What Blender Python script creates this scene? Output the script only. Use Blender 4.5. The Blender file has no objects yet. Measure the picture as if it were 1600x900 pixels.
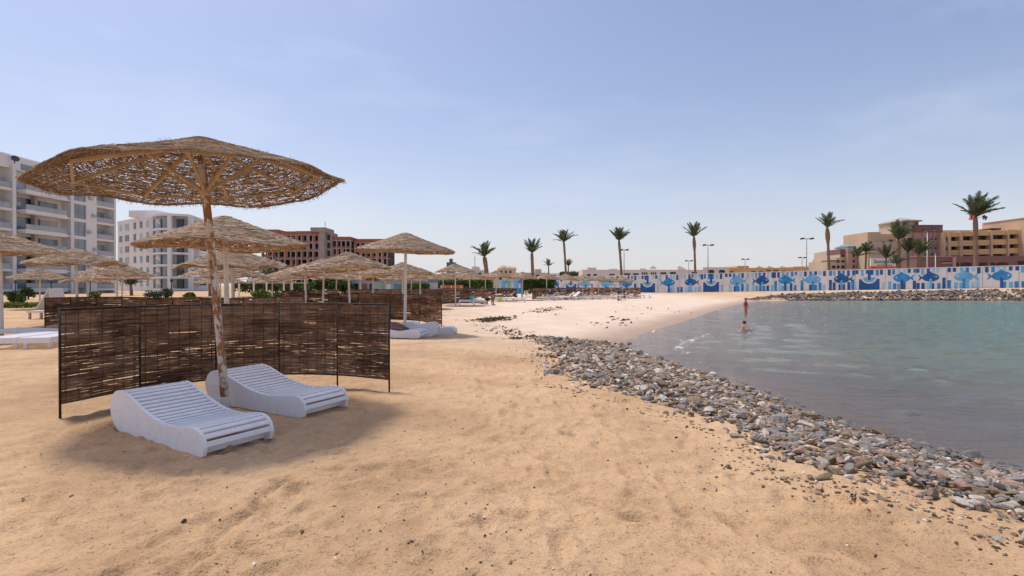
import bpy, math, random
import numpy as np
from mathutils import Vector, Matrix, Euler
R_ = math.radians
random.seed(7)
RNG = np.random.default_rng(11)
sc = bpy.context.scene
COL = sc.collection

# ------------------------------------------------------------------ camera
CAMZ = 1.5
F = 800.0      # focal length in pixels of the 1600 px wide photograph
HY = 446.0     # row of the horizon
cam = bpy.data.cameras.new('camera')
cam.sensor_width = 36.0
cam.lens = 18.0
cam.clip_start = 0.05
cam.clip_end = 9000
camo = bpy.data.objects.new('camera', cam)
COL.objects.link(camo)
camo.location = (0, 0, CAMZ)
camo.rotation_euler = (R_(90 - math.degrees(math.atan((450 - HY) / F))), 0, 0)
sc.camera = camo

# ------------------------------------------------------------------ light
SUN_TO = Vector((-0.85, 0.60, 2.7)).normalized()      # towards the sun
sun = bpy.data.lights.new('sun', 'SUN')
sun.energy = 2.25
sun.angle = R_(7.0)
sun.color = (1.0, 0.94, 0.86)
suno = bpy.data.objects.new('sun', sun)
COL.objects.link(suno)
suno.rotation_euler = (-SUN_TO).to_track_quat('-Z', 'Y').to_euler()
suno.location = (-30, 20, 90)

world = bpy.data.worlds.new('World')
sc.world = world
world.use_nodes = True
wn = world.node_tree
wn.nodes.clear()
wo = wn.nodes.new('ShaderNodeOutputWorld')
bg = wn.nodes.new('ShaderNodeBackground')
sky = wn.nodes.new('ShaderNodeTexSky')
sky.sky_type = 'NISHITA'
sky.sun_disc = False
sky.sun_elevation = math.asin(SUN_TO.z)
sky.sun_rotation = math.atan2(SUN_TO.x, SUN_TO.y)
sky.air_density = 1.0
sky.dust_density = 2.6
sky.ozone_density = 1.0
sky.altitude = 0
# thin veil of high cloud, same all round the sky
tc = wn.nodes.new('ShaderNodeTexCoord')
mp = wn.nodes.new('ShaderNodeMapping')
mp.inputs['Scale'].default_value = (1.2, 2.6, 5.0)
nz = wn.nodes.new('ShaderNodeTexNoise')
nz.inputs['Scale'].default_value = 1.6
nz.inputs['Detail'].default_value = 7
nz.inputs['Roughness'].default_value = 0.55
cr = wn.nodes.new('ShaderNodeValToRGB')
cr.color_ramp.elements[0].position = 0.50
cr.color_ramp.elements[0].color = (0, 0, 0, 1)
cr.color_ramp.elements[1].position = 0.85
cr.color_ramp.elements[1].color = (0.22, 0.22, 0.22, 1)
hs = wn.nodes.new('ShaderNodeHueSaturation')
hs.inputs['Saturation'].default_value = 1.06
tint = wn.nodes.new('ShaderNodeMix'); tint.data_type = 'RGBA'; tint.blend_type = 'MULTIPLY'
tint.inputs[0].default_value = 1.0
tint.inputs[7].default_value = (0.99, 0.97, 1.05, 1)
cm = wn.nodes.new('ShaderNodeMix'); cm.data_type = 'RGBA'
cm.inputs[7].default_value = (7.3, 7.4, 7.9, 1)
wn.links.new(tc.outputs['Generated'], mp.inputs['Vector'])
wn.links.new(mp.outputs['Vector'], nz.inputs['Vector'])
wn.links.new(nz.outputs['Fac'], cr.inputs['Fac'])
wn.links.new(sky.outputs['Color'], hs.inputs['Color'])
wn.links.new(hs.outputs['Color'], tint.inputs[6])
wn.links.new(tint.outputs[2], cm.inputs[6])
wn.links.new(cr.outputs['Color'], cm.inputs[0])
# pale summer haze, thickest towards the horizon and the same in every direction
sx = wn.nodes.new('ShaderNodeSeparateXYZ'); wn.links.new(tc.outputs['Generated'], sx.inputs[0])
def wmath(op, a, b_):
    n = wn.nodes.new('ShaderNodeMath'); n.operation = op
    for i, q in enumerate((a, b_)):
        if isinstance(q, (int, float)): n.inputs[i].default_value = q
        else: wn.links.new(q, n.inputs[i])
    return n.outputs[0]
zc = wmath('MAXIMUM', sx.outputs[2], 0.0)
ex = wmath('POWER', 2.71828, wmath('MULTIPLY', zc, -6.0))
hf = wmath('ADD', wmath('MULTIPLY', ex, 0.70), 0.02)
hz = wn.nodes.new('ShaderNodeMix'); hz.data_type = 'RGBA'
wn.links.new(hf, hz.inputs[0]); wn.links.new(cm.outputs[2], hz.inputs[6]); hz.inputs[7].default_value = (6.6, 6.6, 7.0, 1)
wn.links.new(hz.outputs[2], bg.inputs['Color'])
bg.inputs['Strength'].default_value = 0.104
wn.links.new(bg.outputs[0], wo.inputs['Surface'])

sc.view_settings.view_transform = 'Standard'
sc.view_settings.look = 'None'
sc.view_settings.exposure = 0.50
sc.view_settings.gamma = 1.0
sc.render.engine = 'CYCLES'
sc.cycles.max_bounces = 6
sc.cycles.transparent_max_bounces = 12

# ------------------------------------------------------------------ helpers
def PX(x, Y):
    return (x - 800.0) / F * Y
def ZY(y, Y):
    return CAMZ - (y - HY) * Y / F
def GP(x, y, z=0.0):
    Y = (CAMZ - z) * F / (y - HY)
    return (PX(x, Y), Y)

def mesh_np(name, v, f, rnd=None, smooth=False, attrs=None):
    m = bpy.data.meshes.new(name)
    v = np.asarray(v, dtype=np.float64)
    m.from_pydata(v.tolist(), [], f.tolist() if isinstance(f, np.ndarray) else f)
    if rnd is not None:
        a = m.attributes.new('rnd', 'FLOAT', 'POINT')
        a.data.foreach_set('value', np.asarray(rnd, dtype=np.float32))
    for k, arr in (attrs or {}).items():
        a = m.attributes.new(k, 'FLOAT', 'POINT')
        a.data.foreach_set('value', np.asarray(arr, dtype=np.float32))
    if smooth:
        m.polygons.foreach_set('use_smooth', [True] * len(m.polygons))
    m.update()
    return m

def link(name, mesh, mat=None, parent=None, loc=None, rot=None, scale=None):
    o = bpy.data.objects.new(name, mesh)
    COL.objects.link(o)
    if mat is not None and len(mesh.materials) == 0:
        mesh.materials.append(mat)
    if parent is not None:
        o.parent = parent
    if loc is not None: o.location = loc
    if rot is not None: o.rotation_euler = rot
    if scale is not None: o.scale = scale
    return o

def tag(o, label=None, cat=None, group=None, kind=None):
    if label: o['label'] = label
    if cat: o['category'] = cat
    if group: o['group'] = group
    if kind: o['kind'] = kind
    return o

def thing(name, label, cat, loc=(0, 0, 0), rotz=0.0, group=None):
    o = bpy.data.objects.new(name, None)
    o.empty_display_size = 0.2
    COL.objects.link(o)
    o.location = loc
    o.rotation_euler = (0, 0, rotz)
    return tag(o, label, cat, group)

class MB:
    def __init__(s, off=(0, 0, 0)):
        s.v = []; s.f = []; s.r = []; s.off = Vector(off)
    def add(s, vs, fs, r=0.5):
        b = len(s.v)
        for p in vs:
            s.v.append((p[0] - s.off.x, p[1] - s.off.y, p[2] - s.off.z)); s.r.append(r)
        for q in fs:
            s.f.append([i + b for i in q])
        return s
    def box(s, x0, y0, z0, x1, y1, z1, r=0.5):
        return s.add([(x0, y0, z0), (x1, y0, z0), (x1, y1, z0), (x0, y1, z0), (x0, y0, z1), (x1, y0, z1), (x1, y1, z1), (x0, y1, z1)],
              [(3, 2, 1, 0), (4, 5, 6, 7), (0, 1, 5, 4), (1, 2, 6, 5), (2, 3, 7, 6), (3, 0, 4, 7)], r)
    def fbox(s, M, x0, y0, z0, x1, y1, z1, r=0.5):
        vs = [M @ Vector(p) for p in [(x0, y0, z0), (x1, y0, z0), (x1, y1, z0), (x0, y1, z0), (x0, y0, z1), (x1, y0, z1), (x1, y1, z1), (x0, y1, z1)]]
        return s.add(vs, [(3, 2, 1, 0), (4, 5, 6, 7), (0, 1, 5, 4), (1, 2, 6, 5), (2, 3, 7, 6), (3, 0, 4, 7)], r)
    def bar(s, p0, p1, w, h, r=0.5, up=(0, 0, 1)):
        p0 = Vector(p0); p1 = Vector(p1); d = (p1 - p0).normalized(); u = Vector(up)
        if abs(d.dot(u)) > 0.98: u = Vector((1, 0, 0))
        a = d.cross(u).normalized() * w / 2; b = a.cross(d).normalized() * h / 2
        vs = [p0 - a - b, p0 + a - b, p0 + a + b, p0 - a + b, p1 - a - b, p1 + a - b, p1 + a + b, p1 - a + b]
        return s.add(vs, [(0, 1, 2, 3), (7, 6, 5, 4), (4, 5, 1, 0), (5, 6, 2, 1), (6, 7, 3, 2), (7, 4, 0, 3)], r)
    def tube(s, pts, rads, n=8, r=0.5):
        pts = [Vector(p) for p in pts]; vs = []; fs = []
        if not hasattr(rads, '__len__'): rads = [rads] * len(pts)
        for i, p in enumerate(pts):
            d = (pts[min(i + 1, len(pts) - 1)] - pts[max(i - 1, 0)]).normalized()
            u = Vector((0, 0, 1)) if abs(d.z) < 0.9 else Vector((0, 1, 0))
            a = d.cross(u).normalized(); b = a.cross(d).normalized()
            for k in range(n):
                t = 2 * math.pi * k / n
                vs.append(p + (a * math.cos(t) + b * math.sin(t)) * rads[i])
        for i in range(len(pts) - 1):
            for k in range(n):
                k2 = (k + 1) % n
                fs.append((i * n + k, i * n + k2, (i + 1) * n + k2, (i + 1) * n + k))
        fs.append(tuple(range(n))[::-1]); fs.append(tuple(range((len(pts) - 1) * n, len(pts) * n)))
        return s.add(vs, fs, r)
    def prism(s, outline, M, t, r=0.5):          # outline in local xy, extruded along local z by t
        n = len(outline)
        vs = [M @ Vector((p[0], p[1], 0)) for p in outline] + [M @ Vector((p[0], p[1], t)) for p in outline]
        fs = [tuple(range(n))[::-1], tuple(range(n, 2 * n))] + [(i, (i + 1) % n, n + (i + 1) % n, n + i) for i in range(n)]
        return s.add(vs, fs, r)
    def mesh(s, name='part', smooth=False):
        return mesh_np(name, np.array(s.v), s.f, s.r, smooth)
    def build(s, name, mat, parent=None, smooth=False, loc=None, rot=None):
        return link(name, s.mesh(name, smooth), mat, parent, loc, rot)

def sstep(a, b, x):
    t = np.clip((x - a) / (b - a), 0, 1)
    return t * t * (3 - 2 * t)

def vnoise(x, y, seed=0):
    xi = np.floor(x).astype(np.int64); yi = np.floor(y).astype(np.int64)
    fx = x - xi; fy = y - yi
    fx = fx * fx * (3 - 2 * fx); fy = fy * fy * (3 - 2 * fy)
    def h(a, b):
        n = (a * 374761393 + b * 668265263 + seed * 974634777) & 0x7fffffff
        n = ((n ^ (n >> 13)) * 1274126177) & 0x7fffffff
        return ((n ^ (n >> 16)) & 0xffff) / 65535.0
    return (h(xi, yi) * (1 - fx) + h(xi + 1, yi) * fx) * (1 - fy) + (h(xi, yi + 1) * (1 - fx) + h(xi + 1, yi + 1) * fx) * fy

# ------------------------------------------------------------------ materials
def newmat(name):
    m = bpy.data.materials.new(name); m.use_nodes = True
    return m, m.node_tree, m.node_tree.nodes['Principled BSDF']
def N(nt, t, **kw):
    n = nt.nodes.new(t)
    for k, v in kw.items():
        if k in n.inputs: n.inputs[k].default_value = v
        else: setattr(n, k, v)
    return n
def ramp(nt, stops, fac, interp='LINEAR'):
    n = nt.nodes.new('ShaderNodeValToRGB'); n.color_ramp.interpolation = interp
    e = n.color_ramp.elements
    while len(e) < len(stops): e.new(0.5)
    for i, (p, c) in enumerate(stops):
        e[i].position = p; e[i].color = (c[0], c[1], c[2], 1) if hasattr(c, '__len__') else (c, c, c, 1)
    nt.links.new(fac, n.inputs['Fac'])
    return n.outputs['Color']
def mixc(nt, fac, a, b, blend='MIX'):
    n = nt.nodes.new('ShaderNodeMix'); n.data_type = 'RGBA'; n.blend_type = blend
    for s, v in ((0, fac), (6, a), (7, b)):
        if isinstance(v, bpy.types.NodeSocket): nt.links.new(v, n.inputs[s])
        else: n.inputs[s].default_value = v if s == 0 else (v[0], v[1], v[2], 1)
    return n.outputs[2]
def noise(nt, scale, detail=4, rough=0.55, coord='Object', sc3=None):
    t = nt.nodes.new('ShaderNodeTexCoord'); n = nt.nodes.new('ShaderNodeTexNoise')
    n.inputs['Scale'].default_value = scale; n.inputs['Detail'].default_value = detail; n.inputs['Roughness'].default_value = rough
    src = t.outputs[coord]
    if sc3:
        mpn = nt.nodes.new('ShaderNodeMapping'); mpn.inputs['Scale'].default_value = sc3
        nt.links.new(src, mpn.inputs['Vector']); src = mpn.outputs['Vector']
    nt.links.new(src, n.inputs['Vector'])
    return n.outputs['Fac']
def attr(nt, name):
    a = nt.nodes.new('ShaderNodeAttribute'); a.attribute_name = name
    return a.outputs['Fac']
def bump(nt, bs, h, strength=0.3, dist=0.02):
    b = nt.nodes.new('ShaderNodeBump'); b.inputs['Strength'].default_value = strength; b.inputs['Distance'].default_value = dist
    nt.links.new(h, b.inputs['Height']); nt.links.new(b.outputs['Normal'], bs.inputs['Normal'])
    return b

def mat_plain(name, col, rough=0.7, var=0.15, scale=3.0, metallic=0.0, bstr=0.0, coord='Object', dirt=None, spec=0.3):
    m, nt, bs = newmat(name)
    f = noise(nt, scale, 5, 0.6, coord)
    lo = [c * (1 - var) for c in col]; hi = [min(1, c * (1 + var)) for c in col]
    c = ramp(nt, [(0.3, lo), (0.7, hi)], f)
    if dirt:
        f2 = noise(nt, scale * 3.1, 6, 0.7, coord)
        k = ramp(nt, [(0.56, 0.0), (0.72, dirt[1])], f2)
        c = mixc(nt, k, c, dirt[0])
    nt.links.new(c, bs.inputs['Base Color'])
    bs.inputs['Roughness'].default_value = rough
    bs.inputs['Metallic'].default_value = metallic
    bs.inputs['Specular IOR Level'].default_value = spec
    if bstr: bump(nt, bs, f, bstr)
    return m

def mat_rnd(name, stops, rough=0.8, var_scale=8.0, var=0.25, bstr=0.0, spec=0.2, trans=0.0):
    m, nt, bs = newmat(name)
    c = ramp(nt, stops, attr(nt, 'rnd'))
    f = noise(nt, var_scale, 4, 0.6)
    k = ramp(nt, [(0.3, 1 - var), (0.7, 1 + var * 0.4)], f)
    c = mixc(nt, 1.0, c, k, 'MULTIPLY')
    nt.links.new(c, bs.inputs['Base Color'])
    bs.inputs['Roughness'].default_value = rough
    bs.inputs['Specular IOR Level'].default_value = spec
    if bstr: bump(nt, bs, f, bstr)
    if trans:
        td = nt.nodes.new('ShaderNodeBsdfTranslucent'); nt.links.new(c, td.inputs['Color'])
        ms = nt.nodes.new('ShaderNodeMixShader'); ms.inputs[0].default_value = trans
        nt.links.new(bs.outputs[0], ms.inputs[1]); nt.links.new(td.outputs[0], ms.inputs[2])
        nt.links.new(ms.outputs[0], nt.nodes['Material Output'].inputs['Surface'])
    return m

M = {}
M['straw'] = mat_rnd('straw', [(0.0, (0.25, 0.155, 0.092)), (0.3, (0.45, 0.315, 0.20)), (0.7, (0.61, 0.465, 0.32)), (1.0, (0.71, 0.58, 0.43))], var_scale=14, trans=0.42)
M['straw_pale'] = mat_rnd('sun_bleached_straw', [(0.0, (0.33, 0.215, 0.135)), (0.3, (0.53, 0.385, 0.26)), (0.7, (0.68, 0.53, 0.385)), (1.0, (0.76, 0.63, 0.48))], var_scale=14, trans=0.25)
M['reed'] = mat_rnd('reed', [(0.0, (0.15, 0.083, 0.052)), (0.4, (0.42, 0.25, 0.15)), (0.75, (0.62, 0.41, 0.265)), (1.0, (0.76, 0.60, 0.43))], var_scale=5, var=0.4, trans=0.5)
M['wood'] = mat_plain('frame_wood', (0.50, 0.36, 0.22), 0.7, 0.2, 6)
M['black_metal'] = mat_plain('black_metal', (0.018, 0.016, 0.015), 0.55, 0.4, 8)
M['white_paint'] = mat_plain('white_lounger_paint', (0.84, 0.825, 0.83), 0.45, 0.05, 4, dirt=((0.46, 0.39, 0.32), 0.5))
M['white_pole'] = mat_plain('white_pole_paint', (0.72, 0.68, 0.62), 0.6, 0.12, 5, dirt=((0.42, 0.27, 0.16), 0.5))
# rusted pole: flaking white paint over rust
m, nt, bs = newmat('rusty_pole_paint')
f1 = noise(nt, 7, 8, 0.72, 'Object', (1.6, 1.6, 0.8)); f2 = noise(nt, 24, 5, 0.7)
rust = ramp(nt, [(0.3, (0.16, 0.065, 0.02)), (0.65, (0.42, 0.19, 0.06))], f2)
paint = ramp(nt, [(0.3, (0.58, 0.47, 0.38)), (0.7, (0.74, 0.65, 0.56))], f2)
k = ramp(nt, [(0.475, 1.0), (0.53, 0.0)], f1)
nt.links.new(mixc(nt, k, paint, rust), bs.inputs['Base Color']); bs.inputs['Roughness'].default_value = 0.75
bump(nt, bs, f1, 0.35, 0.01)
M['rust'] = m
M['bwhite'] = mat_plain('white_render', (0.70, 0.70, 0.70), 0.85, 0.05, 0.25, coord='Object')
M['bgrey'] = mat_plain('grey_render', (0.45, 0.46, 0.46), 0.85, 0.06, 0.3)
M['glass'] = mat_plain('window_glass', (0.20, 0.25, 0.29), 0.12, 0.35, 0.35, spec=0.6)
M['glass_dark'] = mat_plain('dark_glass', (0.025, 0.03, 0.035), 0.15, 0.4, 0.4, spec=0.5)
M['frame_grey'] = mat_plain('window_frame', (0.30, 0.31, 0.32), 0.5, 0.1, 1)
M['rail'] = mat_plain('balcony_rail', (0.32, 0.36, 0.38), 0.25, 0.15, 0.5, spec=0.5)
M['brick'] = mat_plain('red_brick', (0.36, 0.125, 0.085), 0.9, 0.25, 0.6)
M['brick_dark'] = mat_plain('dark_brick_infill', (0.19, 0.085, 0.07), 0.9, 0.3, 0.5)
M['concrete'] = mat_plain('raw_concrete', (0.33, 0.29, 0.27), 0.9, 0.18, 0.4)
M['interior_shade'] = mat_plain('painted_interior_shade', (0.05, 0.04, 0.038), 0.95, 0.3, 0.5)  # near-black colour paints in the shade inside openings
M['ochre'] = mat_plain('ochre_render', (0.62, 0.40, 0.20), 0.88, 0.08, 0.2)
M['cream'] = mat_plain('cream_render', (0.52, 0.42, 0.31), 0.88, 0.08, 0.2)
M['peach'] = mat_plain('peach_render', (0.55, 0.39, 0.26), 0.88, 0.08, 0.2)
M['maroon'] = mat_plain('maroon_render', (0.21, 0.115, 0.11), 0.88, 0.1, 0.2)
M['pink'] = mat_plain('pink_render', (0.42, 0.27, 0.23), 0.88, 0.08, 0.2)
M['farwhite'] = mat_plain('far_white_render', (0.68, 0.62, 0.57), 0.88, 0.06, 0.15)
M['farbeige'] = mat_plain('far_beige_render', (0.58, 0.45, 0.32), 0.88, 0.1, 0.1)
M['teal_roof'] = mat_plain('teal_roof', (0.16, 0.27, 0.27), 0.7, 0.12, 0.5)
M['grey_roof'] = mat_plain('grey_roof', (0.34, 0.32, 0.30), 0.8, 0.12, 0.5)
M['blue_tower'] = mat_plain('blue_grey_cladding', (0.09, 0.15, 0.21), 0.5, 0.1, 0.2)
M['wall_white'] = mat_plain('mural_white', (0.74, 0.72, 0.70), 0.8, 0.08, 0.35, dirt=((0.52, 0.46, 0.40), 0.45))
M['curtain'] = mat_plain('curtained_glass', (0.42, 0.43, 0.43), 0.3, 0.2, 0.6, spec=0.5)
M['p_dark'] = mat_plain('mural_navy', (0.025, 0.11, 0.31), 0.75, 0.28, 0.7, dirt=((0.50, 0.52, 0.54), 0.3))
M['p_mid'] = mat_plain('mural_blue', (0.04, 0.26, 0.56), 0.75, 0.28, 0.7, dirt=((0.50, 0.52, 0.54), 0.3))
M['p_light'] = mat_plain('mural_sky_blue', (0.17, 0.46, 0.70), 0.75, 0.2, 0.7, dirt=((0.56, 0.58, 0.58), 0.3))
M['p_pale'] = mat_plain('mural_pale_blue', (0.36, 0.58, 0.75), 0.75, 0.15, 0.7, dirt=((0.6, 0.6, 0.58), 0.3))
M['trunk'] = mat_plain('palm_trunk', (0.23, 0.155, 0.105), 0.95, 0.35, 2.5, bstr=0.6)
M['bark'] = mat_plain('bark', (0.16, 0.11, 0.07), 0.95, 0.3, 4)
M['frond'] = mat_rnd('palm_frond', [(0, (0.05, 0.075, 0.035)), (1, (0.15, 0.18, 0.09))], 0.6, 1.5, 0.35, trans=0.15)
M['leaf'] = mat_rnd('leaf', [(0, (0.025, 0.05, 0.012)), (0.6, (0.065, 0.11, 0.025)), (1, (0.12, 0.17, 0.04))], 0.6, 1.5, 0.3, trans=0.15)
M['leaf_bright'] = mat_rnd('bright_leaf', [(0, (0.06, 0.11, 0.02)), (1, (0.21, 0.26, 0.05))], 0.6, 1.5, 0.3, trans=0.15)
M['leaf_olive'] = mat_rnd('olive_leaf', [(0, (0.05, 0.065, 0.035)), (1, (0.14, 0.16, 0.095))], 0.7, 1.5, 0.3, trans=0.1)
M['steel'] = mat_plain('galvanised_steel', (0.36, 0.35, 0.34), 0.5, 0.1, 2)
M['dark_steel'] = mat_plain('dark_lamp_steel', (0.05, 0.05, 0.05), 0.5, 0.2, 2)
M['towel_brown'] = mat_plain('brown_towel', (0.20, 0.115, 0.11), 0.95, 0.35, 14, bstr=0.6)
M['towel_teal'] = mat_plain('turquoise_towel', (0.06, 0.52, 0.48), 0.95, 0.15, 6)
M['cream_cloth'] = mat_plain('cream_canvas', (0.70, 0.66, 0.60), 0.9, 0.08, 3)
M['skin'] = mat_plain('skin', (0.40, 0.22, 0.145), 0.6, 0.1, 6)
M['skin_dark'] = mat_plain('tanned_skin', (0.24, 0.125, 0.08), 0.6, 0.1, 6)
M['hair'] = mat_plain('dark_hair', (0.018, 0.014, 0.012), 0.6, 0.3, 10)
M['red'] = mat_plain('red_cloth', (0.60, 0.035, 0.035), 0.8, 0.12, 8)
M['darkred'] = mat_plain('dark_red_cloth', (0.33, 0.035, 0.03), 0.8, 0.12, 8)
M['pinkc'] = mat_plain('pink_cloth', (0.60, 0.23, 0.27), 0.8, 0.3, 12)
M['navy'] = mat_plain('navy_cloth', (0.02, 0.025, 0.09), 0.8, 0.2, 8)
M['orange'] = mat_plain('ochre_cloth', (0.45, 0.24, 0.07), 0.8, 0.2, 8)
M['bluecloth'] = mat_plain('pale_blue_cloth', (0.30, 0.45, 0.62), 0.8, 0.2, 8)
M['shop_blue'] = mat_plain('shop_blue_wall', (0.33, 0.42, 0.52), 0.7, 0.1, 0.8)
M['shop_teal'] = mat_plain('shop_teal_window', (0.10, 0.24, 0.27), 0.3, 0.3, 0.8)
M['shop_green'] = mat_plain('shop_green_poster', (0.33, 0.48, 0.30), 0.7, 0.2, 0.8)
M['sign_white'] = mat_plain('sign_white', (0.66, 0.66, 0.62), 0.6, 0.03, 1)
M['sign_red'] = mat_plain('sign_red', (0.60, 0.11, 0.06), 0.6, 0.1, 1)
M['sign_ink'] = mat_plain('sign_ink', (0.01, 0.05, 0.06), 0.6, 0.05, 1)
M['weed'] = mat_rnd('dry_seaweed', [(0, (0.035, 0.025, 0.015)), (1, (0.15, 0.10, 0.055))], 0.9, 6, 0.3)
M['pebble'] = mat_rnd('pebble', [(0, (0.06, 0.042, 0.03)), (0.5, (0.22, 0.15, 0.10)), (0.85, (0.36, 0.27, 0.20)), (1.0, (0.66, 0.60, 0.52))], 0.85, 20, 0.2)
ROCKC = {'grey': (0.29, 0.262, 0.235), 'slate': (0.165, 0.16, 0.15), 'brown': (0.25, 0.18, 0.115), 'pink': (0.42, 0.26, 0.21), 'pale': (0.57, 0.51, 0.44)}
def mat_rock(name, col):
    m, nt, bs = newmat(name)
    f = noise(nt, 9, 8, 0.68); f2 = noise(nt, 2.5, 3, 0.5)
    c = ramp(nt, [(0.25, [x * 0.5 for x in col]), (0.5, col), (0.78, [min(1, x * 1.5) for x in col])], f)
    c = mixc(nt, ramp(nt, [(0.5, 0.0), (0.75, 0.45)], f2), c, (0.40, 0.31, 0.22))
    nt.links.new(c, bs.inputs['Base Color']); bs.inputs['Roughness'].default_value = 0.85; bs.inputs['Specular IOR Level'].default_value = 0.25
    bump(nt, bs, f, 0.7, 0.03)
    return m
for k_, c_ in ROCKC.items(): M['rock_' + k_] = mat_rock(k_ + '_rock', c_)
M['rock_mix'] = mat_rnd('mixed_stone', [(0.0, (0.13, 0.125, 0.118)), (0.25, (0.225, 0.205, 0.185)), (0.42, (0.36, 0.32, 0.28)), (0.55, (0.21, 0.15, 0.10)), (0.72, (0.34, 0.25, 0.175)), (0.85, (0.41, 0.265, 0.215)), (1.0, (0.60, 0.54, 0.46))], 0.85, 18, 0.45, bstr=0.5)
M['rip'] = mat_rnd('riprap_stone', [(0.0, (0.08, 0.07, 0.06)), (0.5, (0.19, 0.155, 0.13)), (1.0, (0.36, 0.29, 0.24))], 0.9, 3, 0.3)

# ------------------------------------------------------------------ terrain
WZ = -0.40
SHORE = [(20, -60), (13, -10), (9.2, -1), (7.2, 2.2), (5.85, 4.1), (5.2, 5.3), (4.62, 6.7), (4.40, 8.2), (4.32, 9.9), (3.95, 12.2), (3.55, 14.2), (3.42, 15.6), (3.9, 17.6), (5.4, 20.6), (8.4, 25.8), (11.8, 32), (15.6, 39), (21, 48.5), (27, 58), (31, 63.6), (36, 65.6), (45, 66.6), (66, 66.0), (80, 60), (100, 47), (140, 22), (400, -120)]
SEA = SHORE + [(400, -600), (20, -600)]
SH = np.array(SHORE, float)
def shore_dist(X, Y):
    X = np.asarray(X, float); Y = np.asarray(Y, float)
    best = np.full(X.shape, 1e9)
    for i in range(len(SH) - 1):
        a = SH[i]; d = SH[i + 1] - a
        t = np.clip(((X - a[0]) * d[0] + (Y - a[1]) * d[1]) / (d @ d), 0, 1)
        q = np.hypot(X - a[0] - t * d[0], Y - a[1] - t * d[1])
        best = np.minimum(best, q)
    ins = np.zeros(X.shape, bool)
    n = len(SEA)
    for i in range(n):
        x0, y0 = SEA[i]; x1, y1 = SEA[(i + 1) % n]
        if y0 == y1: continue
        c = ((y0 > Y) != (y1 > Y)) & (X < (x1 - x0) * (Y - y0) / (y1 - y0) + x0)
        ins ^= c
    return np.where(ins, -best, best)
def wall_base(X):
    return np.interp(X, [-50, 5, 28, 78, 120], [0.0, -0.05, -0.05, 1.15, 1.15])
def zt(X, Y, d=None):
    X = np.asarray(X, float); Y = np.asarray(Y, float)
    if d is None: d = shore_dist(X, Y)
    wA = 1 - sstep(13.5, 18, Y)
    wC = sstep(27, 38, X) * sstep(45, 58, Y)
    A = 0.40 * sstep(-0.1, 3.2, d)
    B = 0.42 * (1 - np.exp(-np.maximum(d, 0) / 6.0))
    Cc = 0.40 + (wall_base(X)) * sstep(0, 5.0, d) - 0.40 * (1 - sstep(0, 1.6, d))
    land = WZ + (A * wA + B * (1 - wA)) * (1 - wC) + Cc * wC
    dd = np.maximum(-d, 0)
    seab = WZ - np.minimum(0.10 * dd ** 0.9, 2.2) * (1 + 0.6 * wA)
    return np.where(d > 0, land, seab)
def gz(X, Y):
    return float(zt(np.array([X]), np.array([Y]))[0])

# ground sheet: a polar sheet around the place where the picture was taken, finer near by
inv = np.linspace(1 / 1.9, 1 / 75.0, 330)
rad = np.concatenate([[0.35, 0.9, 1.4], 1 / inv, np.linspace(76, 140, 60), np.geomspace(146, 6000, 42)])
ang = np.concatenate([np.linspace(-50, 50, 760), np.linspace(51, 309, 130)])
TH = np.radians(ang)
RR, TT = np.meshgrid(rad, TH, indexing='ij')
GX = RR * np.sin(TT); GY = RR * np.cos(TT)
GD = shore_dist(GX, GY)
GZ = zt(GX, GY, GD)
land = sstep(-0.3, 1.0, GD)
near = 1 - sstep(25, 45, RR)
rough = (0.5 + 0.5 * vnoise(GX * 0.35, GY * 0.35, 5))
h = 0.06 * (vnoise(GX * 0.4, GY * 0.4, 1) - 0.5) + 0.016 * (vnoise(GX * 1.5, GY * 1.5, 2) - 0.5)
h += rough * (0.014 * (vnoise(GX * 4.2, GY * 4.2, 3) - 0.5) + 0.012 * (vnoise(GX * 11, GY * 11, 4) - 0.5) + 0.009 * (vnoise(GX * 23, GY * 23, 6) - 0.5))
l1 = vnoise(GX * 7, GY * 7, 8)
h += 0.020 * np.clip(l1 - 0.72, 0, 1) * 3 * rough
# footprints and dents
def dent(cx, cy, a, b, dep, ang_):
    global h
    m_ = (np.abs(GX - cx) < 0.4) & (np.abs(GY - cy) < 0.4)
    if not m_.any(): return
    x = GX[m_] - cx; y = GY[m_] - cy
    c, s = math.cos(ang_), math.sin(ang_)
    q = ((x * c + y * s) / a) ** 2 + ((-x * s + y * c) / b) ** 2
    h[m_] += -dep * np.exp(-q) + dep * 0.45 * np.exp(-(np.sqrt(q) - 1.7) ** 2 * 3)
for i in range(800):
    r = 2.2 + 13 * random.random() ** 1.3; t = R_(random.uniform(-50, 40))
    dent(r * math.sin(t), r * math.cos(t), random.uniform(0.07, 0.14), random.uniform(0.04, 0.07), random.uniform(0.008, 0.028), random.uniform(0, 3.14))
# trails of walkers
for (x0, y0, x1, y1, n) in ((0.4, 2.6, -1.2, 12.0, 30), (-2.6, 2.7, 1.6, 6.4, 20), (1.4, 2.6, -0.2, 9.5, 24), (-4.6, 3.6, -0.4, 4.2, 16), (-1.0, 8.5, 1.0, 15.0, 18)):
    a_ = math.atan2(y1 - y0, x1 - x0)
    for k in range(n):
        t_ = k / (n - 1); s_ = 0.11 * (1 if k % 2 else -1)
        dent(x0 + (x1 - x0) * t_ - math.sin(a_) * s_ + random.gauss(0, 0.04), y0 + (y1 - y0) * t_ + math.cos(a_) * s_ + random.gauss(0, 0.04), 0.125, 0.05, random.uniform(0.014, 0.032), a_ + random.gauss(0, 0.15))
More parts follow.
